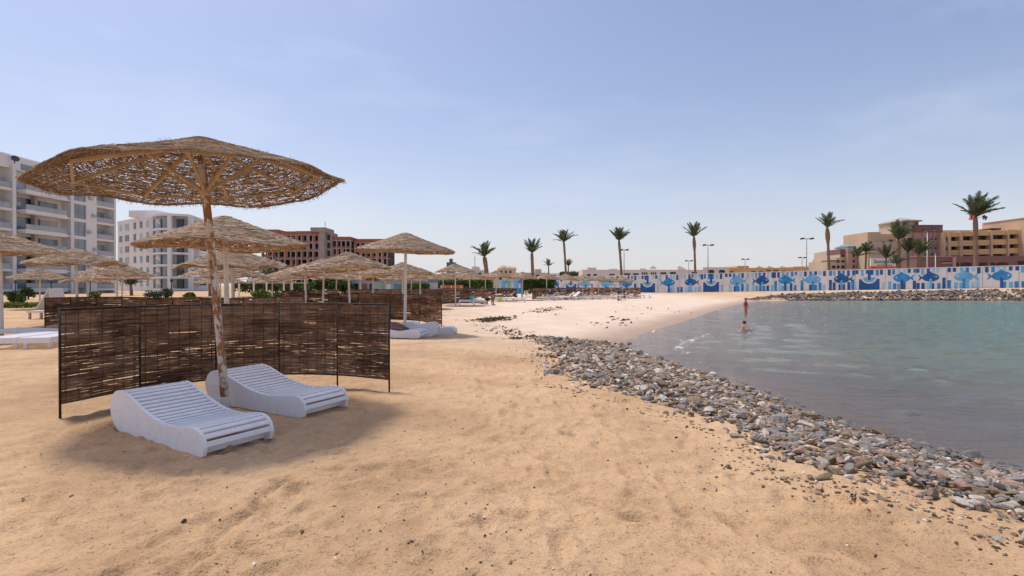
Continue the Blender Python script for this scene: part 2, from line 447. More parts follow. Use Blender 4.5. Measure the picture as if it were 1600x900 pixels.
# two drag tracks on the left
for (p0, p1) in (((-1.72, 2.5), (-1.75, 3.9)), ((-5.2, 4.3), (-3.65, 4.85))):
    a = np.array(p0); d_ = np.array(p1) - a
    t = np.clip(((GX - a[0]) * d_[0] + (GY - a[1]) * d_[1]) / (d_ @ d_), 0, 1)
    wob = 0.03 * np.sin(t * 17)
    q = np.hypot(GX - a[0] - t * d_[0] + wob, GY - a[1] - t * d_[1])
    h += -0.034 * np.exp(-(q / 0.04) ** 2) + 0.016 * np.exp(-((q - 0.10) / 0.04) ** 2)
GZ2 = GZ + h * land * near
npix = len(rad); ncol = len(TH)
verts = np.stack([GX, GY, GZ2], -1).reshape(-1, 3)
verts = np.vstack([verts, [[0, 0, 0]]])
ii, jj = np.meshgrid(np.arange(npix - 1), np.arange(ncol), indexing='ij')
j2 = (jj + 1) % ncol
quads = np.stack([ii * ncol + jj, (ii + 1) * ncol + jj, (ii + 1) * ncol + j2, ii * ncol + j2], -1).reshape(-1, 4)
faces = quads.tolist() + [[len(verts) - 1, k, (k + 1) % ncol] for k in range(ncol)]
pale = sstep(9, 20, GY) * sstep(-6, 4, GX + 0.1 * GY) * (1 - sstep(18, 40, GD) * 0.35) * (1 - 0.75 * sstep(20, 34, GX) * sstep(56, 66, GY)) * (1 - 0.6 * sstep(84, 98, GY))
wet = (1 - sstep(0.15, 2.6, GD)) * sstep(12.5, 16, GY) * (1 - sstep(30, 36, GX) * 0.8) + (1 - sstep(0.05, 0.5, GD)) * (1 - sstep(12.5, 16, GY))
pale = np.append(pale.reshape(-1), 0); wet = np.append(np.clip(wet, 0, 1).reshape(-1), 0)
gm = mesh_np('sand', verts, faces, smooth=True, attrs={'pale': pale, 'wet': wet})
m, nt, bs = newmat('beach_sand')
f1 = noise(nt, 0.55, 6, 0.6); f2 = noise(nt, 4.0, 6, 0.65); f3 = noise(nt, 60, 3, 0.6); f4 = noise(nt, 14, 5, 0.7)
c = ramp(nt, [(0.28, (0.43, 0.265, 0.145)), (0.5, (0.57, 0.375, 0.215)), (0.75, (0.64, 0.445, 0.275))], f1)
c = mixc(nt, 1.0, c, ramp(nt, [(0.25, 0.74), (0.5, 1.0), (0.8, 1.10)], f2), 'MULTIPLY')
c = mixc(nt, 1.0, c, ramp(nt, [(0.25, 0.86), (0.5, 1.0), (0.8, 1.06)], f3), 'MULTIPLY')
c = mixc(nt, ramp(nt, [(0.56, 0.0), (0.70, 0.60)], f4), c, (0.36, 0.215, 0.125))
c = mixc(nt, 1.0, c, ramp(nt, [(0.30, 0.72), (0.5, 0.95), (0.66, 1.05)], noise(nt, 0.20, 3, 0.5)), 'MULTIPLY')
f5 = noise(nt, 38, 6, 0.75)
f6 = noise(nt, 1.3, 4, 0.6)
c = mixc(nt, mixc(nt, 1.0, ramp(nt, [(0.66, 0.0), (0.74, 0.55)], f5), ramp(nt, [(0.46, 0.0), (0.62, 1.0)], f6), 'MULTIPLY'), c, (0.26, 0.16, 0.10))
pc = ramp(nt, [(0.3, (0.61, 0.47, 0.355)), (0.7, (0.70, 0.57, 0.45))], f1)
c = mixc(nt, attr(nt, 'pale'), c, pc)
c = mixc(nt, attr(nt, 'wet'), c, mixc(nt, 1.0, c, (0.60, 0.535, 0.50), 'MULTIPLY'))
nt.links.new(c, bs.inputs['Base Color'])
rr = ramp(nt, [(0.0, 0.95), (1.0, 0.55)], attr(nt, 'wet'))
nt.links.new(rr, bs.inputs['Roughness']); bs.inputs['Specular IOR Level'].default_value = 0.15
hh = nt.nodes.new('ShaderNodeMath'); hh.operation = 'ADD'; nt.links.new(f4, hh.inputs[0])
h2 = nt.nodes.new('ShaderNodeMath'); h2.operation = 'MULTIPLY'; h2.inputs[1].default_value = 0.35; nt.links.new(f3, h2.inputs[0]); nt.links.new(h2.outputs[0], hh.inputs[1])
h3 = nt.nodes.new('ShaderNodeMath'); h3.operation = 'ADD'; nt.links.new(hh.outputs[0], h3.inputs[0]); nt.links.new(ramp(nt, [(0.60, 0.0), (0.74, 0.3)], f5), h3.inputs[1])
bump(nt, bs, h3.outputs[0], 1.0, 0.03)
sand = link('sand', gm, m); tag(sand, 'golden beach sand with footprints and drag tracks', None, None, 'structure')

# ------------------------------------------------------------------ water
wr = 1 / np.linspace(1 / 3.0, 1 / 300.0, 260)
wa = np.radians(np.linspace(-2, 100, 420))
RR, TT = np.meshgrid(wr, wa, indexing='ij')
X = RR * np.sin(TT); Y = RR * np.cos(TT); D = shore_dist(X, Y)
dep = np.maximum(WZ - zt(X, Y, D), 0)
keep = D < 0.6
amp = sstep(0, 4, -D)
Zw = WZ + amp * (0.016 * np.sin(X * 1.3 + Y * 3.1 + 2.5 * vnoise(X * .4, Y * .4, 21)) + 0.012 * np.sin(-X * 1.9 + Y * 4.6 + 3 * vnoise(X * .6, Y * .6, 22)) + 0.03 * (vnoise(X * 1.1, Y * 2.2, 23) - 0.5))
nr, nc = X.shape
ii, jj = np.meshgrid(np.arange(nr - 1), np.arange(nc - 1), indexing='ij')
kk = keep[:-1, :-1] | keep[1:, :-1] | keep[1:, 1:] | keep[:-1, 1:]
q = np.stack([ii * nc + jj, (ii + 1) * nc + jj, (ii + 1) * nc + jj + 1, ii * nc + jj + 1], -1)[kk]
used, invx = np.unique(q, return_inverse=True)
wm = mesh_np('water', np.stack([X, Y, Zw], -1).reshape(-1, 3)[used], invx.reshape(q.shape), smooth=True,
             attrs={'depth': dep.reshape(-1)[used], 'shore': np.clip(-D, 0, 60).reshape(-1)[used]})
m, nt, bs = newmat('lagoon_water')
dn = attr(nt, 'depth'); sn = attr(nt, 'shore')
sdiv = nt.nodes.new('ShaderNodeMath'); sdiv.operation = 'DIVIDE'; sdiv.inputs[1].default_value = 40.0; nt.links.new(sn, sdiv.inputs[0])
f1 = noise(nt, 0.25, 5, 0.6, 'Object', (1, 1.6, 1))
add = nt.nodes.new('ShaderNodeMath'); add.operation = 'MULTIPLY_ADD'; add.inputs[1].default_value = 0.30; add.inputs[2].default_value = -0.15
nt.links.new(f1, add.inputs[0])
ad2 = nt.nodes.new('ShaderNodeMath'); ad2.operation = 'ADD'; nt.links.new(add.outputs[0], ad2.inputs[0]); nt.links.new(sdiv.outputs[0], ad2.inputs[1])
body = ramp(nt, [(0.0, (0.28, 0.235, 0.15)), (0.12, (0.185, 0.20, 0.118)), (0.34, (0.12, 0.21, 0.14)), (0.7, (0.07, 0.235, 0.20)), (1.0, (0.05, 0.225, 0.225))], ad2.outputs[0])
w1 = noise(nt, 1.1, 6, 0.62, 'Object', (0.35, 1.9, 1)); w2 = noise(nt, 6, 4, 0.6, 'Object', (0.4, 1.7, 1))
wsum = nt.nodes.new('ShaderNodeMath'); wsum.operation = 'MULTIPLY_ADD'; wsum.inputs[1].default_value = 0.22; nt.links.new(w2, wsum.inputs[0]); nt.links.new(w1, wsum.inputs[2])
bp = nt.nodes.new('ShaderNodeBump'); bp.inputs['Strength'].default_value = 0.8; bp.inputs['Distance'].default_value = 0.5
nt.links.new(wsum.outputs[0], bp.inputs['Height'])
df = nt.nodes.new('ShaderNodeBsdfDiffuse'); nt.links.new(body, df.inputs['Color']); nt.links.new(bp.outputs[0], df.inputs['Normal'])
tr = nt.nodes.new('ShaderNodeBsdfTransparent'); tr.inputs['Color'].default_value = (0.86, 0.90, 0.88, 1)
turb = ramp(nt, [(0.0, 0.04), (0.12, 0.18), (0.5, 0.60), (1.0, 0.93)], dn)
mx = nt.nodes.new('ShaderNodeMixShader'); nt.links.new(turb, mx.inputs[0]); nt.links.new(tr.outputs[0], mx.inputs[1]); nt.links.new(df.outputs[0], mx.inputs[2])
gl = nt.nodes.new('ShaderNodeBsdfGlossy'); gl.inputs['Roughness'].default_value = 0.06; nt.links.new(bp.outputs[0], gl.inputs['Normal'])
fr = nt.nodes.new('ShaderNodeFresnel'); fr.inputs['IOR'].default_value = 1.33; nt.links.new(bp.outputs[0], fr.inputs['Normal'])
fm = nt.nodes.new('ShaderNodeMath'); fm.operation = 'MULTIPLY'; fm.inputs[1].default_value = 0.50; nt.links.new(fr.outputs[0], fm.inputs[0])
m2 = nt.nodes.new('ShaderNodeMixShader'); nt.links.new(fm.outputs[0], m2.inputs[0]); nt.links.new(mx.outputs[0], m2.inputs[1]); nt.links.new(gl.outputs[0], m2.inputs[2])
nt.links.new(m2.outputs[0], nt.nodes['Material Output'].inputs['Surface'])
nt.nodes.remove(bs)
water = link('water', wm, m); tag(water, 'calm shallow grey green lagoon water', None, None, 'structure')

# thin foam lines where the ripples break near the beach
def foam(pts, w0, w1, seed):
    pts = np.array(pts, float); t = np.linspace(0, len(pts) - 1, 160); ip = np.arange(len(pts))
    px = np.interp(t, ip, pts[:, 0]); py = np.interp(t, ip, pts[:, 1])
    tx = np.gradient(px); ty = np.gradient(py); l = np.hypot(tx, ty); nx, ny = -ty / l, tx / l
    wv = (w0 + (w1 - w0) * vnoise(t * 4.3, t * 0 + 3, seed)) * np.sin(np.pi * np.linspace(0.02, 0.98, 160)) ** 0.4
    off = 0.25 * (vnoise(t * 1.7, t * 0, seed + 1) - 0.5)
    v = []; f = []
    for i in range(160):
        for s, zz in ((-0.5, 0.004), (0, 0.022), (0.5, 0.004)):
            v.append((px[i] + nx[i] * (s * wv[i] + off[i]), py[i] + ny[i] * (s * wv[i] + off[i]), WZ + zz))
    for i in range(159):
        for k in (0, 1): f.append((i * 3 + k, i * 3 + 3 + k, i * 3 + 4 + k, i * 3 + 1 + k))
    return v, f
M['foam'] = mat_plain('foam', (0.70, 0.68, 0.66), 0.6, 0.1, 12, bstr=0.5)
fnt = M['foam'].node_tree
fal = ramp(fnt, [(0.48, 0.0), (0.60, 0.8)], noise(fnt, 4.5, 6, 0.7))
fnt.links.new(fal, fnt.nodes['Principled BSDF'].inputs['Alpha'])
for k_, (pts, a_, b_) in enumerate([([(4.75, 14.0), (5.0, 15.2), (5.6, 16.6), (6.7, 18.4), (8.0, 20.6)], 0.12, 0.42)]):
    v, f = foam(pts, a_, b_, 40 + k_)
    o = link('foam', mesh_np('foam', v, f, smooth=True), M['foam']); tag(o, 'thin broken line of white foam beside the sandy shore', None, None, 'stuff')
# ---- parasols, screens, loungers
# ------------------------------------------------------------------ woven strands
def strands(P, S, Nn, w, t, rnd):
    n, k, _ = P.shape
    w = np.asarray(w).reshape(-1, 1, 1); t = np.asarray(t).reshape(-1, 1, 1)
    V = np.stack([P - S * w / 2, P + S * w / 2, P + Nn * t], 2)          # n,k,3,3
    idx = np.arange(n * k * 3).reshape(n, k, 3)
    fs = []
    for a, b in ((0, 1), (1, 2), (2, 0)):
        fs.append(np.stack([idx[:, :-1, a], idx[:, 1:, a], idx[:, 1:, b], idx[:, :-1, b]], -1).reshape(-1, 4))
    return V.reshape(-1, 3), np.concatenate(fs), np.repeat(np.asarray(rnd), k * 3)
def join(parts):
    v = []; f = []; r = []; b = 0
    for pv, pf, pr in parts:
        v.append(pv); f.append(pf + b); r.append(pr); b += len(pv)
    return np.concatenate(v), np.concatenate(f), np.concatenate(r)

def make_surf(R, rise, ph, wav, tiltn=0.0):
    def surf(r, th):
        t = r / R
        z = -rise * np.interp(t, [0, .06, .12, .35, .7, .86, 1.0, 1.2], [0, .03, .085, .34, .69, .85, 1.02, 1.3])
        z = z + wav * t ** 3 * (np.sin(8 * th + ph) * 0.55 + 0.9 * np.sin(3 * th + 2 * ph) + 0.5 * np.sin(5 * th - ph)) - 0.02 * t * t * np.cos(8 * th)
        return z
    def Rim(th):
        return R * (1 + 0.025 * np.sin(4 * th + ph) + 0.02 * np.sin(7 * th + 2 * ph))
    return surf, Rim

def canopy_mesh(R, rise, step, plen, w, seed, cover=1.25, wav=0.03, warps=84, solid=False, fringe=260, tight=1.0, mat='straw'):
    g = np.random.default_rng(seed); ph = g.uniform(0, 6)
    surf, Rim = make_surf(R, rise, ph, wav)
    parts = []
    rs = []; th0 = []; ln = []
    for r in np.arange(0.03, R * 1.0, step):
        n = max(5, int(2 * math.pi * r * cover / plen))
        rs += list(r + g.normal(0, step * 0.40 * tight, n)); th0 += list((np.arange(n) + g.uniform(0, 1, n)) / n * 2 * math.pi + g.uniform(0, 6)); ln += list(plen * g.uniform(0.6, 1.4, n) / max(r, 0.12))
    for q_ in range(3):
        n = int(2 * math.pi * R * 2.0 / plen); rs += list(R * 0.985 + g.normal(0, 0.012, n)); th0 += list(g.uniform(0, 2 * math.pi, n)); ln += list(plen * g.uniform(0.8, 1.6, n) / R)
    rs = np.abs(np.array(rs)) + 0.015; th0 = np.array(th0); ln = np.minimum(np.array(ln), 2.2)
    K = 5; u = np.linspace(0, 1, K)[None, :]
    TH = th0[:, None] + ln[:, None] * u
    sc_ = Rim(TH) / R
    RRr = rs[:, None] * sc_ + g.normal(0, step * 0.5 * tight, (len(rs), 1)) * (u - 0.5) * 2 + g.normal(0, step * 0.16, (len(rs), K))
    Z = surf(RRr / sc_, TH) + g.normal(0, 0.008 * tight, (len(rs), 1)) + 0.005 * tight * np.sin(TH * 40 + rs[:, None] * 300)
    P = np.stack([RRr * np.cos(TH), RRr * np.sin(TH), Z], -1)
    sl = rise / R
    S = np.stack([np.cos(TH), np.sin(TH), -sl * np.ones_like(TH)], -1) / math.hypot(1, sl)
    Nn = np.stack([sl * np.cos(TH), sl * np.sin(TH), np.ones_like(TH)], -1) / math.hypot(1, sl)
    tw = g.uniform(-0.6, 0.6, (len(rs), 1, 1))
    S2 = S * np.cos(tw) + Nn * np.sin(tw); N2 = -S * np.sin(tw) + Nn * np.cos(tw)
    parts.append(strands(P, S2, N2, w * g.uniform(0.6, 1.3, len(rs)), w * 0.55 * g.uniform(0.7, 1.3, len(rs)), np.clip(g.normal(0.5, 0.24, len(rs)), 0, 1)))
    if warps:
        a = np.linspace(0, 2 * math.pi, warps, endpoint=False) + g.normal(0, 0.01, warps)
        r0 = np.where(np.arange(warps) % 4 == 0, 0.05, np.where(np.arange(warps) % 2 == 0, 0.4, 0.75)) * R
        K = 9; u = np.linspace(0, 1, K)[None, :]
        rr_ = r0[:, None] + (R * 0.99 - r0[:, None]) * u
        TH = a[:, None] + 0 * u; sc_ = Rim(TH) / R
        P = np.stack([rr_ * sc_ * np.cos(TH), rr_ * sc_ * np.sin(TH), surf(rr_, TH) - 0.008], -1)
        S = np.stack([-np.sin(TH), np.cos(TH), 0 * TH], -1); Nn = np.stack([0 * TH, 0 * TH, -np.ones_like(TH)], -1)
        parts.append(strands(P, S, Nn, np.full(warps, w * 0.9), np.full(warps, w * 0.5), g.uniform(0.05, 0.5, warps)))
    if fringe:
        a = g.uniform(0, 2 * math.pi, fringe); K = 3; u = np.linspace(0, 1, K)[None, :]
        L = g.uniform(0.02, 0.075, fringe)[:, None]; dr = g.uniform(-0.2, 1.0, fringe)[:, None]; da = g.normal(0, 0.5, fringe)[:, None]
        base = g.choice([0.99, 0.99, 0.99, 0.6, 0.4, 0.8], fringe)[:, None] * R; up = np.where(base < 0.95 * R, 0.5, -1.0)
        TH = a[:, None] + da * L * u / R; rr_ = base + L * dr * u
        sc_ = Rim(TH) / R
        P = np.stack([rr_ * sc_ * np.cos(TH), rr_ * sc_ * np.sin(TH), surf(base, TH) + up * L * u * (0.4 + u * 0.4)], -1)
        S = np.stack([-np.sin(TH), np.cos(TH), 0 * TH], -1); Nn = np.stack([np.cos(TH), np.sin(TH), 0 * TH], -1)
        parts.append(strands(P, S, Nn, np.full(fringe, 0.005), np.full(fringe, 0.004), g.uniform(0.2, 0.9, fringe)))
    if solid:
        nr, na = 12, 64
        rr_, tt = np.meshgrid(np.linspace(0.02, 0.985, nr) * R, np.linspace(0, 2 * math.pi, na, endpoint=False), indexing='ij')
        sc_ = Rim(tt) / R
        V = np.stack([rr_ * sc_ * np.cos(tt), rr_ * sc_ * np.sin(tt), surf(rr_, tt) - 0.006], -1).reshape(-1, 3)
        i_, j_ = np.meshgrid(np.arange(nr - 1), np.arange(na), indexing='ij'); j2_ = (j_ + 1) % na
        Q = np.stack([i_ * na + j_, (i_ + 1) * na + j_, (i_ + 1) * na + j2_, i_ * na + j2_], -1).reshape(-1, 4)
        parts.append((V, Q, np.full(len(V), 0.42)))
    v, f, r = join(parts)
    mm = mesh_np('canopy', v, f, r)
    mm.materials.append(M[mat])
    return mm, surf

CAN_MAIN = canopy_mesh(1.6, 0.56, 0.0120, 0.14, 0.0105, 3, cover=1.95, wav=0.042, warps=190, fringe=900, tight=0.6)
CAN_MID = [canopy_mesh(1.55, 0.60, 0.022, 0.20, 0.022, 20 + i, cover=2.2, wav=0.035, warps=72, fringe=160, tight=0.7, mat='straw_pale') for i in range(2)]
CAN_FAR = [canopy_mesh(1.55, 0.60, 0.042, 0.26, 0.042, 30 + i, cover=1.1, wav=0.045, warps=0, fringe=70, solid=True, mat='straw_pale') for i in range(3)]

def frame_meshes(R, rise, surf, wr):
    rib = MB().bar((0.06, 0, float(surf(np.array(0.08), np.array(0.0))) - 0.035), (R * 0.84, 0, float(surf(np.array(R * 0.84), np.array(0.0))) - 0.03), wr, wr * 0.9)
    zh = -max(rise, 0.62)
    st = MB().bar((0.05, 0, zh), (R * 0.40, 0, float(surf(np.array(R * 0.40), np.array(0.0))) - 0.06), wr * 0.9, wr * 0.8)
    a0 = Vector((R * 0.84, 0, float(surf(np.array(R * 0.84), np.array(0.0))) - 0.03))
    a1 = Matrix.Rotation(math.pi / 4, 3, 'Z') @ a0
    rail = MB().bar(a0, a1, wr * 0.8, wr * 0.7)
    out = []
    for b in (rib, st, rail):
        mm = b.mesh('frame_piece'); mm.materials.append(M['wood']); out.append(mm)
    return out
FR_MAIN = frame_meshes(1.6, 0.56, CAN_MAIN[1], 0.038)
FR_MID = frame_meshes(1.55, 0.60, CAN_MID[0][1], 0.036)

def pole_mesh(H, r0, r1, bend=0.0, n=10):
    pts = []; rads = []
    for i in range(9):
        t = i / 8
        pts.append((bend * math.sin(t * 3.1), bend * 0.5 * math.sin(t * 5), H * t)); rads.append(r0 + (r1 - r0) * t + 0.002 * math.sin(i * 2.3))
    return MB().tube(pts, rads, n)

def parasol(label, x, y, H, kind, can, lean=(0, 0), group=None, polemat='white_pole', rz=0.0, s=1.0):
    z = gz(x, y)
    t = thing('straw_parasol', label, 'parasol', (x, y, z), 0, group)
    t.rotation_euler = (lean[0], lean[1], rz)
    mesh, surf = can
    r0 = 0.048 if kind == 'main' else 0.05
    pb = pole_mesh(H - 0.05 + 0.12, r0, r0 * 0.85, 0.012 if kind != 'far' else 0.0, 12 if kind != 'far' else 6)
    for q in range(len(pb.v)): pb.v[q] = (pb.v[q][0], pb.v[q][1], pb.v[q][2] - 0.12)
    pb.build('pole', M[polemat], t, smooth=True)
    c = link('canopy', mesh, None, t, (0, 0, H), (0, 0, random.uniform(0, 6.28) if kind != 'main' else 0.3), (s, s, s))
    if kind in ('main', 'mid'):
        rib, st, rail = FR_MAIN if kind == 'main' else FR_MID
        for k in range(8):
            a = (0, 0, k * math.pi / 4 + 0.3)
            link('rib', rib, None, t, (0, 0, H), a, (s, s, 1))
            link('strut', st, None, t, (0, 0, H), a, (s, s, 1))
            link('rim_rail', rail, None, t, (0, 0, H), a, (s, s, 1))
    if kind == 'main':
        MB().tube([(0, 0, -0.05), (0, 0, 0.16), (0, 0, 0.165)], [0.060, 0.058, 0.052], 14).build('pole_sleeve', M['white_pole'], t, True)
        MB().tube([(0, 0, H - 0.70), (0, 0, H - 0.60)], [0.053, 0.053], 12).build('strut_collar', M['wood'], t, True)
    return t

bx, by = GP(352, 641)
parasol('large near straw parasol on a rusty leaning pole between two white loungers', bx, by, 3.27, 'main', CAN_MAIN, (R_(0.6), R_(-4.9)), polemat='rust', s=0.965)
PG = 'straw parasols along the beach'
PARA = [
 (354, 338, 10.4, 'mid', 'straw parasol on a pale pole directly behind the large near parasol'),
 (365, 387, 15.8, 'mid', 'straw parasol second behind the large near one, half covered by it'),
 (352, 408, 20.5, 'far', 'straw parasol third behind the large near one, showing under the second'),
 (345, 428, 35, 'far', 'small far parasol seen beside the rusty pole, before the curved white building'),
 (2, 362, 14.6, 'mid', 'straw parasol cut by the left picture edge beside flat white loungers'),
 (120, 388, 19.3, 'mid', 'straw parasol whose pink pole rises behind the left end of the near screen'),
 (62, 420, 32, 'far', 'straw parasol above the bed with the folded cream canvas'),
 (137, 427, 37, 'far', 'small straw parasol tucked under the one with the pink pole'),
 (182, 410, 26, 'far', 'straw parasol left of the curved white building, upper of two overlapping'),
 (190, 419, 30, 'far', 'straw parasol left of the curved white building, lower of two overlapping'),
 (632, 364, 16.5, 'mid', 'dark undersided straw parasol above the white loungers with a brown towel'),
 (547, 394, 20.5, 'far', 'broad straw parasol just left of the dark undersided one'),
 (504, 404, 24, 'far', 'straw parasol below the brick building tower, behind the broad one'),
 (455, 418, 30, 'far', 'straw parasol beside the olive tree, leftmost of the middle cluster'),
 (478, 412, 27, 'far', 'straw parasol between the olive tree one and the brick tower one'),
 (525, 421, 34, 'far', 'low straw parasol under the broad one in the middle cluster'),
 (583, 416, 30, 'far', 'straw parasol before the blue shops, left of the dark undersided one'),
 (630, 410, 27, 'far', 'straw parasol showing right behind the dark undersided one'),
 (657, 419, 33, 'far', 'straw parasol before the green hedge, right of the dark undersided one'),
 (603, 426, 42, 'far', 'small straw parasol before the green shop poster'),
 (642, 428, 48, 'far', 'small straw parasol nearest the right end of the blue shops'),
 (712, 412, 38, 'far', 'straw parasol under the blue grey tower, above the bed with turquoise towel'),
 (735, 424, 50, 'far', 'straw parasol behind the seated bather, left of the thick palm'),
 (692, 426, 50, 'far', 'straw parasol above the red awning'),
 (775, 423, 50, 'far', 'straw parasol right of the thick palm, above the yellow green bag'),
 (816, 425, 52, 'far', 'straw parasol left of the dark green hedge'),
 (854, 427, 56, 'far', 'straw parasol right of the dark green hedge, above the navy clad person'),
 (884, 428, 58, 'far', 'straw parasol second right of the dark green hedge, under the tall palm'),
 (911, 430, 60, 'far', 'straw parasol third right of the dark green hedge'),
 (935, 431, 62, 'far', 'straw parasol above the standing man with ochre shorts'),
 (955, 432, 63, 'far', 'straw parasol second from the right end of the far row'),
 (973, 432, 64, 'far', 'straw parasol at the right end of the far row before the mural wall'),
 (758, 428, 60, 'far', 'low straw parasol at the foot of the thick palm'),
 (563, 424, 40, 'far', 'small straw parasol before the left end of the blue shops'),
 (425, 427, 38, 'far', 'small straw parasol before the olive tree'),
]
for i, (x, ya, Yd, kd, lb) in enumerate(PARA):
    X = PX(x, Yd); H = ZY(ya, Yd) - gz(X, Yd)
    can = CAN_MID[i % 2] if kd == 'mid' else CAN_FAR[i % 3]
    ln = (R_(random.uniform(-2, 2)), R_(random.uniform(-2, 2)))
    parasol(lb, X, Yd, H, kd, can, ln, PG, s=random.uniform(0.95, 1.04))

# ------------------------------------------------------------------ reed screens
def catmull(pts, per):
    P = [pts[0] * 2 - pts[1]] + list(pts) + [pts[-1] * 2 - pts[-2]]
    bays = []
    for i in range(1, len(P) - 2):
        seg = []
        for k in range(per + 1):
            t = k / per
            seg.append(0.5 * ((2 * P[i]) + (-P[i - 1] + P[i + 1]) * t + (2 * P[i - 1] - 5 * P[i] + 4 * P[i + 1] - P[i + 2]) * t * t + (-P[i - 1] + 3 * P[i] - 3 * P[i + 1] + P[i + 2]) * t ** 3))
        bays.append(np.array(seg))
    return bays
def screen(label, plist, z0, z1, rows, plen, seed, group=None, post_r=0.018, wire=True, miss=0.1, layers=1):
    pts = [np.array([PX(x, Y), Y]) for x, Y in plist]
    g = np.random.default_rng(seed)
    c = sum(pts) / len(pts); zg = [gz(p[0], p[1]) for p in pts]
    t = thing('reed_screen', label, 'screen', (c[0], c[1], float(np.mean(zg))), 0, group)
    L = Vector((c[0], c[1], float(np.mean(zg))))
    for p, z in zip(pts, zg):
        MB(L).tube([(p[0], p[1], z - 0.15), (p[0], p[1], z + z1 + 0.02)], post_r, 8).build('post', M['black_metal'], t, True)
    bays = catmull(pts, 6)
    top = []; bot = []
    for b, (za, zb) in zip(bays, zip(zg[:-1], zg[1:])):
        for k in range(6):
            zz = za + (zb - za) * k / 6
            top.append((b[k][0], b[k][1], zz + z1)); bot.append((b[k][0], b[k][1], zz + z0))
    top.append((pts[-1][0], pts[-1][1], zg[-1] + z1)); bot.append((pts[-1][0], pts[-1][1], zg[-1] + z0))
    MB(L).tube(top, post_r * 1.05, 6).build('top_rail', M['black_metal'], t, True)
    MB(L).tube(bot, post_r * 0.7, 6).build('bottom_rail', M['black_metal'], t, True)
    band = g.uniform(0, 1, 40)
    for bi, b in enumerate(bays):
        za, zb = zg[bi], zg[bi + 1]
        n_ = []
        bl = float(np.linalg.norm(b[-1] - b[0]))
        d_ = (b[-1] - b[0]) / bl; nrm = np.array([-d_[1], d_[0]])
        Ps = []; rn = []; ws = []
        for q in list(range(rows)) * layers:
            z = z0 + (z1 - z0) * (q + 0.5) / rows
            u0 = -g.uniform(0, 0.5) * plen / bl
            while u0 < 1:
                ul = plen * g.uniform(0.5, 1.5) / bl; a = max(u0, 0.0); e = min(u0 + ul, 1.0); u0 += ul * g.uniform(0.85, 1.0)
                if e - a < 0.04 or g.random() < miss * (1.9 if z < z0 + 0.5 * (z1 - z0) else 0.8): continue
                uu = np.linspace(a, e, 4)
                x = np.interp(uu, np.linspace(0, 1, 7), b[:, 0]); y = np.interp(uu, np.linspace(0, 1, 7), b[:, 1])
                o = g.normal(0, 0.007)
                zz = z + g.normal(0, 0.35 * (z1 - z0) / rows) + np.linspace(0, 1, 4) * g.normal(0, 0.5 * (z1 - z0) / rows) + (za + (zb - za) * uu) + g.normal(0, 0.0015, 4)
                Ps.append(np.stack([x + nrm[0] * o - L.x, y + nrm[1] * o - L.y, zz - L.z], -1))
                f_ = (z - z0) / (z1 - z0)
                bnd = vnoise(np.array([f_ * 7 + 0.0]), np.array([bi * 1.3 + a * 1.6 + seed]), seed)[0]
                rn.append(np.clip(g.normal(0.44 + 0.6 * (bnd - 0.5) + (0.18 if f_ > 0.86 else 0), 0.2), 0, 1)); ws.append((z1 - z0) / rows * g.uniform(0.9, 1.7))
        P = np.array(Ps); n = len(P)
        S = np.zeros_like(P); S[..., 2] = 1; Nn = np.zeros_like(P); Nn[..., 0] = nrm[0]; Nn[..., 1] = nrm[1]
        ws = np.array(ws)
        parts = [strands(P, S, Nn, ws, ws * 0.6, rn)]
        if wire:
            nw = max(3, int(bl / 0.12)); uu = (np.arange(nw) + 0.5) / nw + g.normal(0, 0.008, nw)
            x = np.interp(uu, np.linspace(0, 1, 7), b[:, 0]); y = np.interp(uu, np.linspace(0, 1, 7), b[:, 1])
            for sgn in (-1, 1):
                K = np.linspace(0, 1, 7)[None, :]
                P = np.stack([x[:, None] + nrm[0] * sgn * 0.011 + g.normal(0, 0.002, (nw, 7)) - L.x, y[:, None] + nrm[1] * sgn * 0.011 + 0 * K - L.y, (z0 + (z1 - z0) * K + 0 * x[:, None]) + za - L.z], -1)
                S = np.zeros_like(P); S[..., 0] = d_[0]; S[..., 1] = d_[1]; Nn = np.zeros_like(P); Nn[..., 0] = nrm[0] * sgn; Nn[..., 1] = nrm[1] * sgn
                parts.append(strands(P, S, Nn, np.full(nw, 0.006), np.full(nw, 0.004), np.full(nw, 0.12)))
        v, f, r = join(parts)
        link('reed_panel', mesh_np('reed_panel', v, f, r), M['reed'], t)
    return t
SG = 'reed windbreak screens'
screen('long near curved reed windbreak behind the two white loungers', [(93, 5.74), (218, 6.6), (337, 7.25), (436, 7.65), (527, 7.6), (608, 7.23)], 0.17, 1.23, 130, 0.34, 5, SG, 0.0125, True, 0.12, 2)
